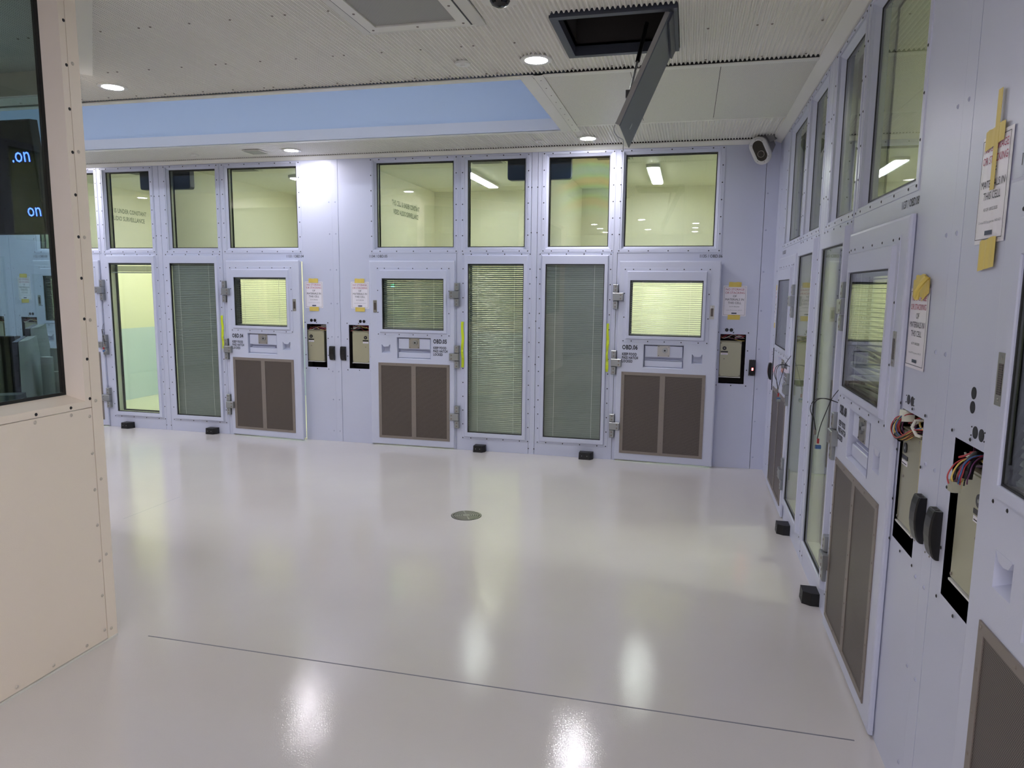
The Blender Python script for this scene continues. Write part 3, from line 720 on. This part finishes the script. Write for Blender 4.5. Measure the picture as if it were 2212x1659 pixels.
for c in cells:
    r = cell_room(c, rl[c.num])
    t = at('batten_light', c.w, c.U(1.105)); tag(t, 'lit strip lamp on the ceiling inside '+WHERE[c.num], 'ceiling light', 'strip lamps in the cells')
    MB().box(-.075, .075, 1.1, 2.38, 3.11, 3.145).build('housing', M_WHITE, t)
    MB().box(-.058, .058, 1.12, 2.36, 3.1, 3.109).build('diffuser', M_BATT, t)
    v = at('cell_vent', c.w, c.U(1.5), 0, 3.125); v.location.z = 0; tag(v, 'dark square ceiling vent inside '+WHERE[c.num], 'vent', 'ceiling vents in the cells')
    MB().box(-.2, .2, .38, .72, 3.135, 3.1448).build('vent_frame', M_CAV, v); MB().box(-.17, .17, .41, .69, 3.132, 3.135).build('vent_mesh', M_CVENT, v)
    k = at('cell_camera', c.w, c.U(2.01)); tag(k, 'dark camera box behind the upper glass of '+WHERE[c.num], 'camera', 'camera boxes in the cells')
    hw = .14; z0, z1, rr = 2.86, 3.145, .025; sgn = -c.dir
    pts = [(-hw, z1), (-hw, z0+rr), (-hw+rr*.3, z0+rr*.3), (-hw+rr, z0), (hw, z0), (hw, z1)]
    if sgn > 0: pts = [(-x, z) for x, z in pts]
    MB().prism(pts, .125, .2).build('housing', M_HOUS, k)
# surveillance lettering on the left walls of cells 03 and 05
for c, lb in ((cells[0], '03'), (cells[2], '05')):
    r = empty('wall_lettering', (c.U(.04), D+1.33, 2.7)); tag(r, 'grey surveillance lettering on the side wall inside '+WHERE[lb], 'lettering', 'surveillance notices in the cells')
    text('THIS CELL IS UNDER CONSTANT', .088, M_TXW, r, (.0015, .52, .09), 'line_one', sx=.70, align='CENTER', bold=.0022, space=1.05, rot=(PI/2, 0, PI/2))
    text('VIDEO AUDIO SURVEILLANCE', .088, M_TXW, r, (.0015, .52, -.02), 'line_two', sx=.70, align='CENTER', bold=.0022, space=1.05, rot=(PI/2, 0, PI/2))

# green light seen through the blind of door 05
gl = at('indicator_light', 'B', -3.2, -.2, 1.76); tag(gl, 'small green indicator glowing behind the blind of door OBD.05', 'light')
MB().box(-.012, .012, -.01, .01, -.012, .012).build('green_lens', M_GRN, gl)
MB().box(-.02, .02, .01, .03, -.02, .02).build('indicator_base', M_WHITE, gl)

# ------------------------------------------------------------------ ceiling
ce = empty('ceiling'); tag(ce, 'perforated corrugated metal ceiling with blue raised coffer', 'ceiling', kind='structure')
PIT = .0262
PX = [(0, .0), (.22, .0), (.46, 1.), (.76, 1.), (1., 0.)]
def corr(x0, x1, y0, y1, zb, parent, name='corrugated_panel', lift=0.):
    xs = []; k = math.floor(x0/PIT)-1
    while k*PIT < x1+PIT:
        for t, hgt in PX[:-1]:
            x = (k+t)*PIT
            if x0 < x < x1: xs.append((x, zb+.013*hgt))
        k += 1
    def zat(x):
        q = (x/PIT) % 1.
        for (t0, h0), (t1, h1) in zip(PX, PX[1:]):
            if t0 <= q <= t1: return zb+.013*(h0+(h1-h0)*(q-t0)/(t1-t0))
        return zb
    xs = [(x0, zat(x0))]+xs+[(x1, zat(x1))]
    b = MB(); b.quadstrip([(x, y0, z) for x, z in xs], [(x, y1, z) for x, z in xs], False)
    return b.build(name, M_CEIL, parent)
YN, YF = 4.79, 6.30
HOLES = [(-1.79, -1.125, 3.2, 3.84), (-.745, -.115, 3.80, 4.455)]
seams = [.335-.825*k for k in range(-1, 15)]
edges = sorted({-10.6, XR-.07, *[s for s in seams if -10.6 < s < XR-.07]})
for i, (a, b) in enumerate(zip(edges, edges[1:])):
    for g in grid((a, b, -4.4, YN), [h for h in HOLES if h[1] > a and h[0] < b]):
        corr(g[0], g[1], g[2], g[3], 3.150, ce, lift=.0015*(i % 2))
    if a < -1.02: corr(a, min(b, -1.02), 6.47, D-.05, 3.150, ce)
    if b > -1.02: corr(max(a, -1.02), b, YF, D-.05, 3.150, ce)
sp = []
for s in seams:
    for y in (1.54, 2.2, 2.86, 3.52, 4.18, 4.72):
        for dx in (-.037, .037, .285, .535): sp.append((s+dx, y))
sb = MB()
for x, y in sp:
    if -9 < x < .7 and not any(h[0]-.05 < x < h[1]+.05 and h[2]-.05 < y < h[3]+.05 for h in HOLES): sb.cyl((x, y, 3.1465), .0045, .004, 'z', 8, .0075)
sb.build('screw_heads', M_GFR, ce, kind='stuff')
# trims
def cbox(n, m, *a, p=ce): return MB().box(*a).build(n, m, p)
cbox('ceiling_trim', M_TRIM, -10.6, -1.06, YN-.005, YN+.06, CZ-.004, CZ+.004)          # coffer near edge
cbox('ceiling_trim', M_TRIM, -1.06, XR-.07, YN-.005, YN+.045, CZ-.002, CZ+.004)
cbox('ceiling_trim', M_TRIM, -10.6, -1.06, 6.43, 6.49, CZ-.004, CZ+.004)          # coffer far edge
MB().box(-1.15, -1.055, YN+.06, 6.43, CZ-.004, CZ+.004).build('ceiling_trim', M_TRIM, ce)
MB().box(-1.052, -.985, YN-.005, 6.49, CZ-.006, CZ+.004).build('ceiling_trim', M_TRIM, ce)
cbox('ceiling_trim', M_TRIM, -.985, XR-.07, YF-.03, YF+.012, CZ-.002, CZ+.004)
# flat perforated panels
xs_ = [-.985, -.42, .14, XR-.07]
for a, b in zip(xs_, xs_[1:]): MB().box(a+.002, b-.002, YN+.045, YF-.03, CZ, CZ+.003).build('perforated_panel', M_CFLAT, ce)
tb2 = MB()
for k in range(9): tb2.cyl((-1.02, YN+.1+k*.19, CZ-.008), .004, .003, 'z', 8, .006)
tb2.build('screw_heads', M_GFR, ce, kind='stuff')
# wall cove trims
def cove(pts_a, pts_b, name='cove_trim'): b = MB(); b.quadstrip(pts_a, pts_b, False); b.build(name, M_TRIM, ce)
cove([(-10.6, D-.055, CZ+.008), (-10.6, D-.055, CZ-.0), (-10.6, D-.012, CZ-.03), (-10.6, D-.002, CZ-.03), (-10.6, D-.002, CZ+.02)],
     [(XR-.06, D-.055, CZ+.008), (XR-.06, D-.055, CZ-.0), (XR-.06, D-.012, CZ-.03), (XR-.06, D-.002, CZ-.03), (XR-.06, D-.002, CZ+.02)])
cove([(XR-.08, -4.4, CZ+.008), (XR-.08, -4.4, CZ), (XR-.012, -4.4, CZ-.028), (XR-.002, -4.4, CZ-.028), (XR-.002, -4.4, CZ+.02)],
     [(XR-.08, D-.01, CZ+.008), (XR-.08, D-.01, CZ), (XR-.012, D-.01, CZ-.028), (XR-.002, D-.01, CZ-.028), (XR-.002, D-.01, CZ+.02)])
# coffer
CT = 3.80
MB().box(-10.6, -1.15, 6.43, 6.45, CZ, 3.245).build('coffer_band', M_COFG, ce)
MB().box(-10.6, -1.15, 6.452, 6.47, 3.245, CT).build('coffer_side', M_COFF, ce)
MB().box(-10.6, -1.15, YN+.03, YN+.05, CZ+.004, CT).build('coffer_side', M_COFF, ce)
MB().box(-1.15, -1.13, YN+.03, 6.47, CZ+.004, CT).build('coffer_side', M_COFF, ce)
MB().box(-10.6, -1.13, YN+.03, 6.47, CT, CT+.02).build('coffer_top', M_COFF, ce)
# unseen dark cap above everything, added to close light leaks
MB().box(-11, 5, -4.6, 11, 4.0, 4.1).build('light_leak_cap', M_DARK, ce)
cl = empty('coffer_fill_light', (-5.8, YN+.16, 3.70)); tag(cl, 'added hidden fill strip brightening the blue ceiling coffer', 'ceiling light')  # unseen strip added to brighten the coffer
MB().box(-4.5, 4.5, -.03, .03, -.02, .02).build('fill_strip', emis('coffer_fill', (240, 246, 255), 2.4), cl)
MB().box(-4.5, 4.5, -.04, .04, .02, .04).build('fill_tray', M_WHITE, cl)

# ceiling access panel (vent) in the near field
vp = empty('ceiling_access_panel', (-1.458, 3.52, CZ)); tag(vp, 'framed perforated access panel in the corrugated ceiling above the camera', 'access panel')
def rring(x0, x1, y0, y1, t, za, zb): b = MB(); [b.box(g[0], g[1], g[2], g[3], za, zb) for g in grid((x0, x1, y0, y1), [(x0+t, x1-t, y0+t, y1-t)])]; return b
hx, hy = .352, .335
b = MB(); loops = [(hx, hy, .008), (hx, hy, .0), (hx-.058, hy-.058, -.012), (hx-.058, hy-.058, .02)]
for (x, y, z), (x2, y2, z2) in zip(loops, loops[1:]): b.quadstrip([(-x, -y, z), (x, -y, z), (x, y, z), (-x, y, z)], [(-x2, -y2, z2), (x2, -y2, z2), (x2, y2, z2), (-x2, y2, z2)])
b.build('outer_trim', M_CEILP, vp)
b = MB()
for g in grid((-.294, .294, -.277, .277), [(-.28, .28, -.263, .263)]): b.box(g[0], g[1], g[2], g[3], -.0125, -.003)
b.build('shadow_gap', M_BLACK, vp)
b = MB()
for g in grid((-.286, .286, -.269, .269), [(-.226, .226, -.2, .2)]): b.box(g[0], g[1], g[2], g[3], -.016, -.002)
b.build('inner_frame', M_TRIM, vp)
MB().box(-.226, .226, -.2, .2, -.008, -.004).build('perforated_sheet', M_VENT, vp)
b = MB()
for x, y in ((-.255, -.235), (.255, -.235), (-.255, .235), (.255, .235), (0, .235), (-.255, 0), (.255, 0), (0, -.235)): b.cyl((x, y, -.019), .006, .004, 'z', 8, .008)
b.build('screw_heads', M_GFR, vp, kind='stuff')

# open roof hatch
hr = empty('ceiling_hatch', (-.435, 4.147, CZ)); tag(hr, 'square dark ceiling hatch with its grey flap hanging open', 'hatch')
hw, hl = .325, .332
b = MB()
for g in grid((-hw, hw, -hl, hl), [(-hw+.042, hw-.042, -hl+.04, hl-.04)]): b.box(g[0], g[1], g[2], g[3], -.004, .05)
b.build('hatch_frame', M_HATF, hr)
b = MB()
for g in grid((-hw+.03, hw-.03, -hl+.03, hl-.03), [(-hw+.055, hw-.055, -hl+.055, hl-.055)]): b.box(g[0], g[1], g[2], g[3], .05, .058)
b.build('inner_rim', M_HATCH, hr)
x, y = hw-.05, hl-.05
b.quadstrip([(-x, -y, .05), (x, -y, .05), (x, y, .05), (-x, y, .05)], [(-x, -y, .5), (x, -y, .5), (x, y, .5), (-x, y, .5)]); i = len(b.v)
b.v += [(-x, -y, .5), (x, -y, .5), (x, y, .5), (-x, y, .5)]; b.f.append((i, i+1, i+2, i+3))
b.build('shaft', M_DARK, hr)
# flap: hinge line along y at x=-.135; runs down to (-.373, 2.59)
hx0, hz0 = .295, -.004; ang = math.atan2(2.59-3.13, -.373+.135)
dx, dz = math.cos(ang), math.sin(ang); nx_, nz_ = dz, -dx      # n: towards the lower-left side (back of the flap)
def fp_(s, n): return (hx0+dx*s+nx_*n, hz0+dz*s+nz_*n)
Lf, th = .595, .030
def flapslab(s0, s1, n0, n1, y0, y1):
    b = MB(); P = [fp_(s0, n0), fp_(s1, n0), fp_(s1, n1), fp_(s0, n1)]; b.quadstrip([(x, y0, z) for x, z in P], [(x, y1, z) for x, z in P])
    i = len(b.v); b.v += [(x, y0, z) for x, z in P]+[(x, y1, z) for x, z in P]; b.f += [(i, i+1, i+2, i+3), (i+7, i+6, i+5, i+4)]; return b
sg = 1 if nx_ < 0 else -1
flapslab(0, Lf, 0, sg*.006, -.29, .295).build('flap_plate', M_HATCH, hr)
flapslab(.004, Lf-.004, sg*.006, sg*th, -.286, .291).build('flap_core', M_HEDGE, hr)
flapslab(Lf-.003, Lf+.001, sg*.004, sg*(th+.002), -.288, .293).build('end_strip', M_TRIM, hr)
flapslab(0, .05, sg*-.001, sg*-.012, -.29, .30).build('hinge_strip', M_HATF, hr)
fx, fz = fp_(Lf-.07, -sg*.002)
kh = MB(); kh.cyl((0, 0, 0), .018, .003, 'z', 16); ko = kh.build('key_cover', M_HINGE, hr); ko.location = (fx, .02, fz); ko.rotation_euler = (0, -(ang+PI), 0)
s1 = Vector((.155, .0, .05)); s2 = Vector((.09, -.18, -.36)); md = s1.lerp(s2, .55)
MB().tube([tuple(s1), tuple(md)], .012, 12).build('strut_cylinder', M_BLACK, hr, smooth=True)
MB().tube([tuple(md), tuple(s2)], .0065, 10).build('strut_rod', M_HINGE, hr, smooth=True)
MB().box(.07, .10, -.2, -.16, -.385, -.345).build('strut_bracket', M_BLACK, hr)
ex, ez = fp_(Lf-.01, sg*th)
ch = MB(); pts = [(ex, -.28, ez), (ex-.012, -.26, ez-.03), (ex-.002, -.2, ez-.05), (ex+.01, -.1, ez-.045), (ex+.012, .02, ez-.03), (ex+.01, .06, ez-.055), (ex+.01, .065, ez-.085)]
q = smooth(pts)
ch.tube(q, .0025, 5).build('safety_chain', M_HINGE, hr)

# downlights
M_LENSD = emis('downlight_lens_dim', (250, 246, 255), DOWN*.65)
def downlight(x, y, label):
    r = empty('downlight', (x, y, CZ+.007)); tag(r, label, 'ceiling light', 'round recessed downlights')
    MB().ring((0, 0, -.004), .070, .098, .008).build('trim_ring', M_WHITE, r, smooth=False)
    MB().cyl((0, 0, .003), .084, .03, 'z', 32).build('can', M_WHITE, r)
    MB().cyl((0, 0, -.002), .072, .003, 'z', 32).build('lens', M_LENSD if abs(x+4.07) < .005 else M_LENS, r)
for x, y, l in ((-4.06, 4.47, 'downlight at upper left beyond the booth corner'), (-.97, 4.50, 'downlight near the open ceiling hatch'), (-.97, 6.85, 'downlight beneath the tip of the open hatch flap, near the far wall'),
                (-4.07, 6.86, 'downlight near the far wall above the seam between doors OBD.04 and OBD.05'), (-7.2, 6.86, 'downlight near the far wall, hidden by the booth'),
                (-.97, -.28, 'nearest added fill downlight behind the camera'), (-.97, -2.66, 'rearmost added fill downlight behind the camera'), (-5.6, 4.47, 'added fill downlight above the back of the booth'), (-8.7, 4.47, 'added fill downlight past the booth on its left'), (-10, 6.86, 'added fill downlight near the far wall at its left end'), (-10, 4.47, 'added fill downlight at the far left end of the room'), (-7.2, 4.47, 'downlight beyond the booth window')): downlight(x, y, l)  # rear, booth-top and far-left lamps are unseen, added to raise ambient light
for i_, y in enumerate((-1.2, -2.3, -3.4)):  # more unseen lamps, added as ambient fill from behind
    for x, w_ in ((-2.05, 'booth side'), (.1, 'door side')):
        downlight(x, y, ('first', 'second', 'third', 'fourth')[i_]+' added fill downlight behind the camera, on the '+w_)
def detector(x, y, label, r_=.048):
    r = empty('smoke_detector', (x, y, CZ+.009)); tag(r, label, 'detector', 'round ceiling detectors')
    MB().cyl((0, 0, -.011), r_, .012, 'z', 24, r_*1.05).build('base_plate', M_WHITE, r); MB().cyl((0, 0, -.022), .014, .012, 'z', 16).build('sensor', M_WHITE, r)
detector(-1.435, 4.47, 'white round detector left of the near downlight'); detector(-1.44, 6.88, 'white round detector on the far ceiling strip, left of the downlight by the flap', .036)
detector(-5.25, 6.89, 'white round detector on the far ceiling strip, left of the square vent', .042)
cv = empty('ceiling_vent', (-4.47, 6.85, CZ)); tag(cv, 'small square mesh vent on the far ceiling strip', 'vent')
MB().box(-.11, .09, -.1, .1, -.003, .006).build('vent_frame', M_TRIM, cv); MB().box(-.1, .08, -.09, .09, -.005, -.003).build('vent_mesh', M_VENT, cv)
# dome camera above
dm = empty('dome_camera', (-.945, 3.53, CZ)); tag(dm, 'round dome camera in the ceiling at the top picture edge', 'camera')
MB().ring((0, 0, -.012), .05, .085, .02).build('trim_ring', M_TRIM, dm)
b = MB(); pr = [(.052, 0), (.05, -.012), (.04, -.028), (.02, -.038), (.002, -.04)]
for (ra, za), (rb, zb) in zip(pr, pr[1:]): b.quadstrip([(ra*math.cos(t*PI/10), ra*math.sin(t*PI/10), za) for t in range(20)], [(rb*math.cos(t*PI/10), rb*math.sin(t*PI/10), zb) for t in range(20)])
b.build('dome', M_GLSB, dm, smooth=True)
MB().cyl((.0, .066, -.014), .004, .003, 'z', 8).build('screw', M_SCREW, dm)

# corner wall camera
wc = empty('corner_camera', (.60, 7.08, 3.03)); tag(wc, 'oval-faced security camera in the corner under the ceiling', 'camera')
wc.rotation_euler = (math.radians(18), math.radians(-20), math.radians(-28))
def oval(rx, rz, y, n=28, st=.045):
    out = []
    for k in range(n):
        t = 2*PI*k/n; out.append((rx*math.cos(t), y, rx*math.sin(t)+(st if math.sin(t) > 0 else -st)))
    return out
b = MB(); L1 = oval(.062, 0, -.055); L2 = oval(.082, 0, -.046); L3 = oval(.083, 0, -.02); L0 = oval(.05, 0, -.055)
b.quadstrip(L0, L1); b.quadstrip(L1, L2); b.quadstrip(L2, L3); b.build('bezel', M_BEZEL, wc, smooth=False)
b = MB(); L1 = oval(.05, 0, -.052); i = 0; b.v += L1; b.f.append(tuple(range(28))); b.build('face_plate', M_GLSB, wc)
MB().cyl((0, -.062, -.03), .026, .012, 'y', 24).build('lens', M_GLSB, wc); MB().ring((0, -.06, -.03), .026, .031, .008, 'y', 24).build('lens_ring', M_GFR, wc)
b = MB()
for k in range(6): t = PI/6+k*PI/3; b.cyl((.061*math.cos(t), -.058, .061*math.sin(t)+(.045 if math.sin(t) > 0 else -.045)), .003, .003, 'y', 8)
b.build('screw_heads', M_SCREW, wc, kind='stuff')
b = MB(); L3 = oval(.074, 0, -.03); L4 = [(x*1.0+.03, .09, max(z, -.05)*.9+.03) for x, y, z in L3]; b.quadstrip(L3, L4); b.v += []; b.build('housing', mat('camera_shell_grey', (132, 131, 132), .4), wc, smooth=True)
MB().box(-.03, .14, .02, .10, .03, .11).build('mount', mat('camera_mount_grey', (128, 127, 128), .45), wc)

# floor drain
dr = empty('floor_drain', (-1.596, 5.075, 0)); tag(dr, 'round slotted stainless floor drain in the middle of the floor', 'drain')
MB().cyl((0, 0, 0), .118, .0016, 'z', 48).build('dark_sump', M_BLACK, dr)
MB().ring((0, 0, .001), .104, .112, .003, 'z', 48).build('outer_ring', M_STEEL, dr)
b = MB()
for ra in (.026, .042, .058, .074, .09): b.ring((0, 0, .0015), ra-.0045 if ra > .03 else 0.001, ra+.004, .003, 'z', 40)
b.build('slotted_rings', M_STEEL, dr)
b = MB()
for k in range(4):
    t = .5+k*PI/2
    for s_ in (-.5, .5): b.quadstrip([(.02*math.cos(t), .02*math.sin(t), .0049), (.02*math.cos(t+.14*s_), .02*math.sin(t+.14*s_), .0049)], [(.108*math.cos(t), .108*math.sin(t), .0049), (.108*math.cos(t+.14*s_), .108*math.sin(t+.14*s_), .0049)], False)
b.build('spokes', M_STEEL, dr)

# ------------------------------------------------------------------ control booth
bo = empty('wall_left'); tag(bo, 'beige panelled wall of the control booth with a big window', 'booth wall', kind='structure')
BX, CY0, CY1 = -2.72, 2.805, 2.805
def bbox(n, m, x0, x1, y0, y1, z0, z1): return MB().box(x0, x1, y0, y1, z0, z1).build(n, m, bo)
bbox('corner_post', M_BOOTH, BX-.06, BX, 2.745, CY0, 0, CZ+.02)
bbox('kick_panel', M_BOOTH, BX-.06, BX, -1.5, 2.741, .012, 1.168)
bbox('plinth', M_TRIM, BX-.06, BX+.006, -1.5, 2.80, 0, .008)
# window frame: face plate, chamfer, glass line  (in the x = BX plane; loops in (y,z) at depth x)
def yzloft(loops, m, n, cap=False):
    b = MB(); idx = []
    for y0, y1, z0, z1, x in loops:
        i = len(b.v); b.v += [(x, y0, z0), (x, y1, z0), (x, y1, z1), (x, y0, z1)]; idx.append(i)
    for a, c_ in zip(idx, idx[1:]):
        for k in range(4): b.f.append((a+k, a+(k+1) % 4, c_+(k+1) % 4, c_+k))
    return b.build(n, m, bo)
yzloft([(-1.45, 2.741, 1.172, 3.13, BX-.01), (-1.45, 2.741, 1.172, 3.13, BX+.001), (-1.41, 2.708, 1.204, 3.10, BX+.001), (-1.33, 2.676, 1.236, 3.06, BX-.075)], M_BOOTH, 'window_frame')
yzloft([(-1.33, 2.676, 1.236, 3.06, BX-.073), (-1.32, 2.66, 1.25, 3.05, BX-.074), (-1.32, 2.66, 1.25, 3.05, BX-.09)], M_GASK, 'gasket')
MB().box(BX-.084, BX-.076, -1.33, 2.676, 1.236, 3.06).build('glass_pane', M_GLB, bo)
# screws: slotted dark on the frame and cream buttons on the posts
b = MB()
for z in [1.213+.1872*k for k in range(10)]: b.cyl((BX+.001, 2.734, z), .0075, .003, 'x', 10, .005)
for y in (2.625, 2.445, 2.265, 2.085): b.cyl((BX+.001, y, 1.186), .0075, .003, 'x', 10, .005)
b.build('slotted_screws', M_SCREW, bo, kind='stuff')
b = MB()
for z in [.05, .435, .815, 1.198, 1.581, 1.962, 2.344, 2.726]: b.cyl((BX, 2.768, z), .0085, .004, 'x', 12, .005)
for z in (.061, .239, .417, .596, .772, .951, 1.129): b.cyl((BX, 2.727, z), .0085, .004, 'x', 12, .005)
for y in (2.625, 2.438, 2.25, 2.065, 1.88): b.cyl((BX, y, 1.152), .0085, .004, 'x', 12, .005)
for y in (2.618, 2.433, 2.25, 2.065, 1.88): b.cyl((BX, y, .034), .0085, .004, 'x', 12, .005)
b.build('button_rivets', M_BRIV, bo, kind='stuff')
# second face at 45 degrees, third face along x
def facewall(ax, ay, bx, by, name, label, sill=1.2, post=.06):
    L_ = math.hypot(bx-ax, by-ay); r = empty(name, (ax, ay, 0), math.atan2(by-ay, bx-ax)); tag(r, label, 'booth wall', kind='structure')
    MB().box(0, L_, 0, .05, 0, sill).build('kick_panel', M_BOOTH, r)
    MB().box(0, L_, 0, .05, 3.0, 3.16).build('head_panel', M_BOOTH, r)
    MB().box(0, post, 0, .05, sill, 3.0).build('post', M_BOOTH, r); MB().box(L_-post, L_, 0, .05, sill, 3.0).build('post', M_BOOTH, r)
    MB().box(post, L_-post, .02, .028, sill, 3.0).build('glass_pane', M_GLB, r)
    b_ = MB(); [b_.cyl((.03, -.003, z), .005, .004, 'y', 10, .0085) for z in (.3, .7, 1.1, 1.6, 2.0, 2.4, 2.8)]
    b_.build('button_rivets', M_BRIV, r, kind='stuff')
    return r
facewall(-2.722, 2.802, -4.02, 4.10, 'wall_booth_corner', 'slanted booth face running back from the beige corner')
facewall(-4.02, 4.10, -7.4, 4.10, 'wall_booth_far', 'far booth face with window, seen through the near booth glass')
MB().box(-7.45, -7.4, -1.5, 4.15, 0, 3.16).build('rear_panel', M_BOOTH, bo)
bbox('near_end_panel', M_BOOTH, -7.4, BX, -1.56, -1.5, 0, 3.16)
b = MB(); pts = [(-2.72, 1.0), (-2.64, 1.0), (-2.64, 2.83), (-3.95, 4.18), (-4.02, 4.10), (-2.72, 2.80)]
i = len(b.v); b.v += [(x, y, CZ-.004) for x, y in pts]+[(x, y, CZ+.008) for x, y in pts]; b.f += [tuple(range(6)), tuple(range(11, 5, -1))]
for k in range(6): b.f.append((k, (k+1) % 6, 6+(k+1) % 6, 6+k))
b.build('ceiling_trim', M_TRIM, bo)
# booth furniture
tv = empty('wall_monitor', (-4.03, 3.30, 2.02)); tag(tv, 'large dark screen tilted forward inside the booth with blue lettering', 'screen')
tv.rotation_euler = (math.radians(6.2), 0, 0)
MB().box(-.545, .545, 0, .05, 0, .61).build('cabinet', M_BLACK, tv); MB().box(-.535, .535, -.002, 0, .01, .6).build('screen', M_SCRN, tv)
text('.on', .115, M_BLUE, tv, (.385, -.004, .39), 'screen_text', sx=.9)
text('on', .105, M_BLUE, tv, (.43, -.004, .10), 'screen_text', sx=.9)
MB().box(-.05, .05, .03, .09, .3, 1.1).build('bracket', M_BLACK, tv)
dk = empty('control_desk', (-3.674, 3.146, 0), math.radians(135)); tag(dk, 'dark grey desk inside the booth', 'desk')
MB().box(-.8, .8, -.34, .34, .70, .74).build('desk_top', M_GFR, dk)
for x in (-.75, .75): MB().box(x-.03, x+.03, -.3, .3, 0, .7).build('leg', M_BLACK, dk)
MB().box(-.72, .72, -.3, -.28, .1, .7).build('modesty_panel', M_BLACK, dk)
def monitor_edge(x, y, z0, z1, rz, label, deep=.11):
    r = empty('desk_monitor', (x, y, 0), rz); tag(r, label, 'monitor', 'monitors on the booth desk')
    # local -x face is the black screen, +x side the curved silver back
    zm = (z0+z1)/2; hh = (z1-z0)/2
    MB().box(-.03, -.008, -.26, .26, z0, z1).build('screen', M_SCRN, r)
    b = MB(); n = 12; A = []
    for k in range(n+1):
        t = -1+2*k/n; A.append((-.008+deep*(1-t*t)**.5, .26*t))
    b.quadstrip([(x_, y_, z0) for x_, y_ in A], [(x_*.55, y_*.9, z1+.02*(1-abs(y_)/.26)) for x_, y_ in A], False)
    i = len(b.v); b.v += [(x_*.55, y_*.9, z1+.02*(1-abs(y_)/.26)) for x_, y_ in A]; b.f.append(tuple(range(i, i+n+1)))
    b.build('back_shell', M_SILV, r, smooth=True)
    MB().box(deep-.02, deep+.07, -.025, .025, zm-.03, zm+.03).build('arm', M_SILV, r)
    return r
monitor_edge(-3.60, 3.20, 1.0, 1.44, math.radians(43), 'silver-backed monitor seen edge-on, front one of the pair in the booth')
monitor_edge(-3.98, 3.62, 1.02, 1.48, math.radians(43), 'silver-backed monitor behind the front one in the booth')
def post(x, y, z1, label):
    r = empty('monitor_post', (x, y, .74)); tag(r, label, 'stand', 'silver monitor posts on the booth desk')
    b = MB(); n = 20; rings = []
    for z in (0, z1-.75, z1-.74): rings.append([(.036*math.cos(2*PI*k/n), .022*math.sin(2*PI*k/n), z) for k in range(n)])
    b.quadstrip(rings[0], rings[1]); b.f.append(tuple(range(n, 2*n))); b.build('column', M_SILV, r, smooth=False)
post(-3.40, 3.15, 1.36, 'front silver monitor post in the booth'); post(-3.62, 3.42, 1.38, 'rear silver monitor post in the booth')
dm2 = empty('dark_monitor', (-3.95, 3.30, 0), math.radians(10)); tag(dm2, 'flat dark monitor at the left picture edge in the booth', 'monitor')
MB().box(-.28, .12, 0, .03, .98, 1.44).build('screen_cabinet', M_BLACK, dm2); MB().box(-.27, .11, -.002, 0, .99, 1.43).build('screen', M_SCRN, dm2); MB().box(-.1, -.04, .03, .08, .74, 1.2).build('stand', M_BLACK, dm2)
sb2 = empty('speaker_box', (-3.42, 2.88, .74), math.radians(35)); tag(sb2, 'small dark desktop box low in the booth window', 'equipment')
MB().box(-.12, .1, -.05, .05, 0, .44).build('case', M_HATCH, sb2); MB().box(.1, .104, -.04, .04, .02, .42).build('side_panel', M_BLACK, sb2)

# ------------------------------------------------------------------ closing walls behind the camera and to the far left
wz = MB().box(-11, XR+.1, -4.55, -4.45, 0, 4).build('wall_rear', M_WALL); tag(wz, 'plain lavender wall behind the camera', 'wall', kind='structure')
wl = MB().box(-10.7, -10.6, -4.5, D+.1, 0, 4).build('wall_far_left', M_WALL); tag(wl, 'plain lavender wall beyond the booth', 'wall', kind='structure')
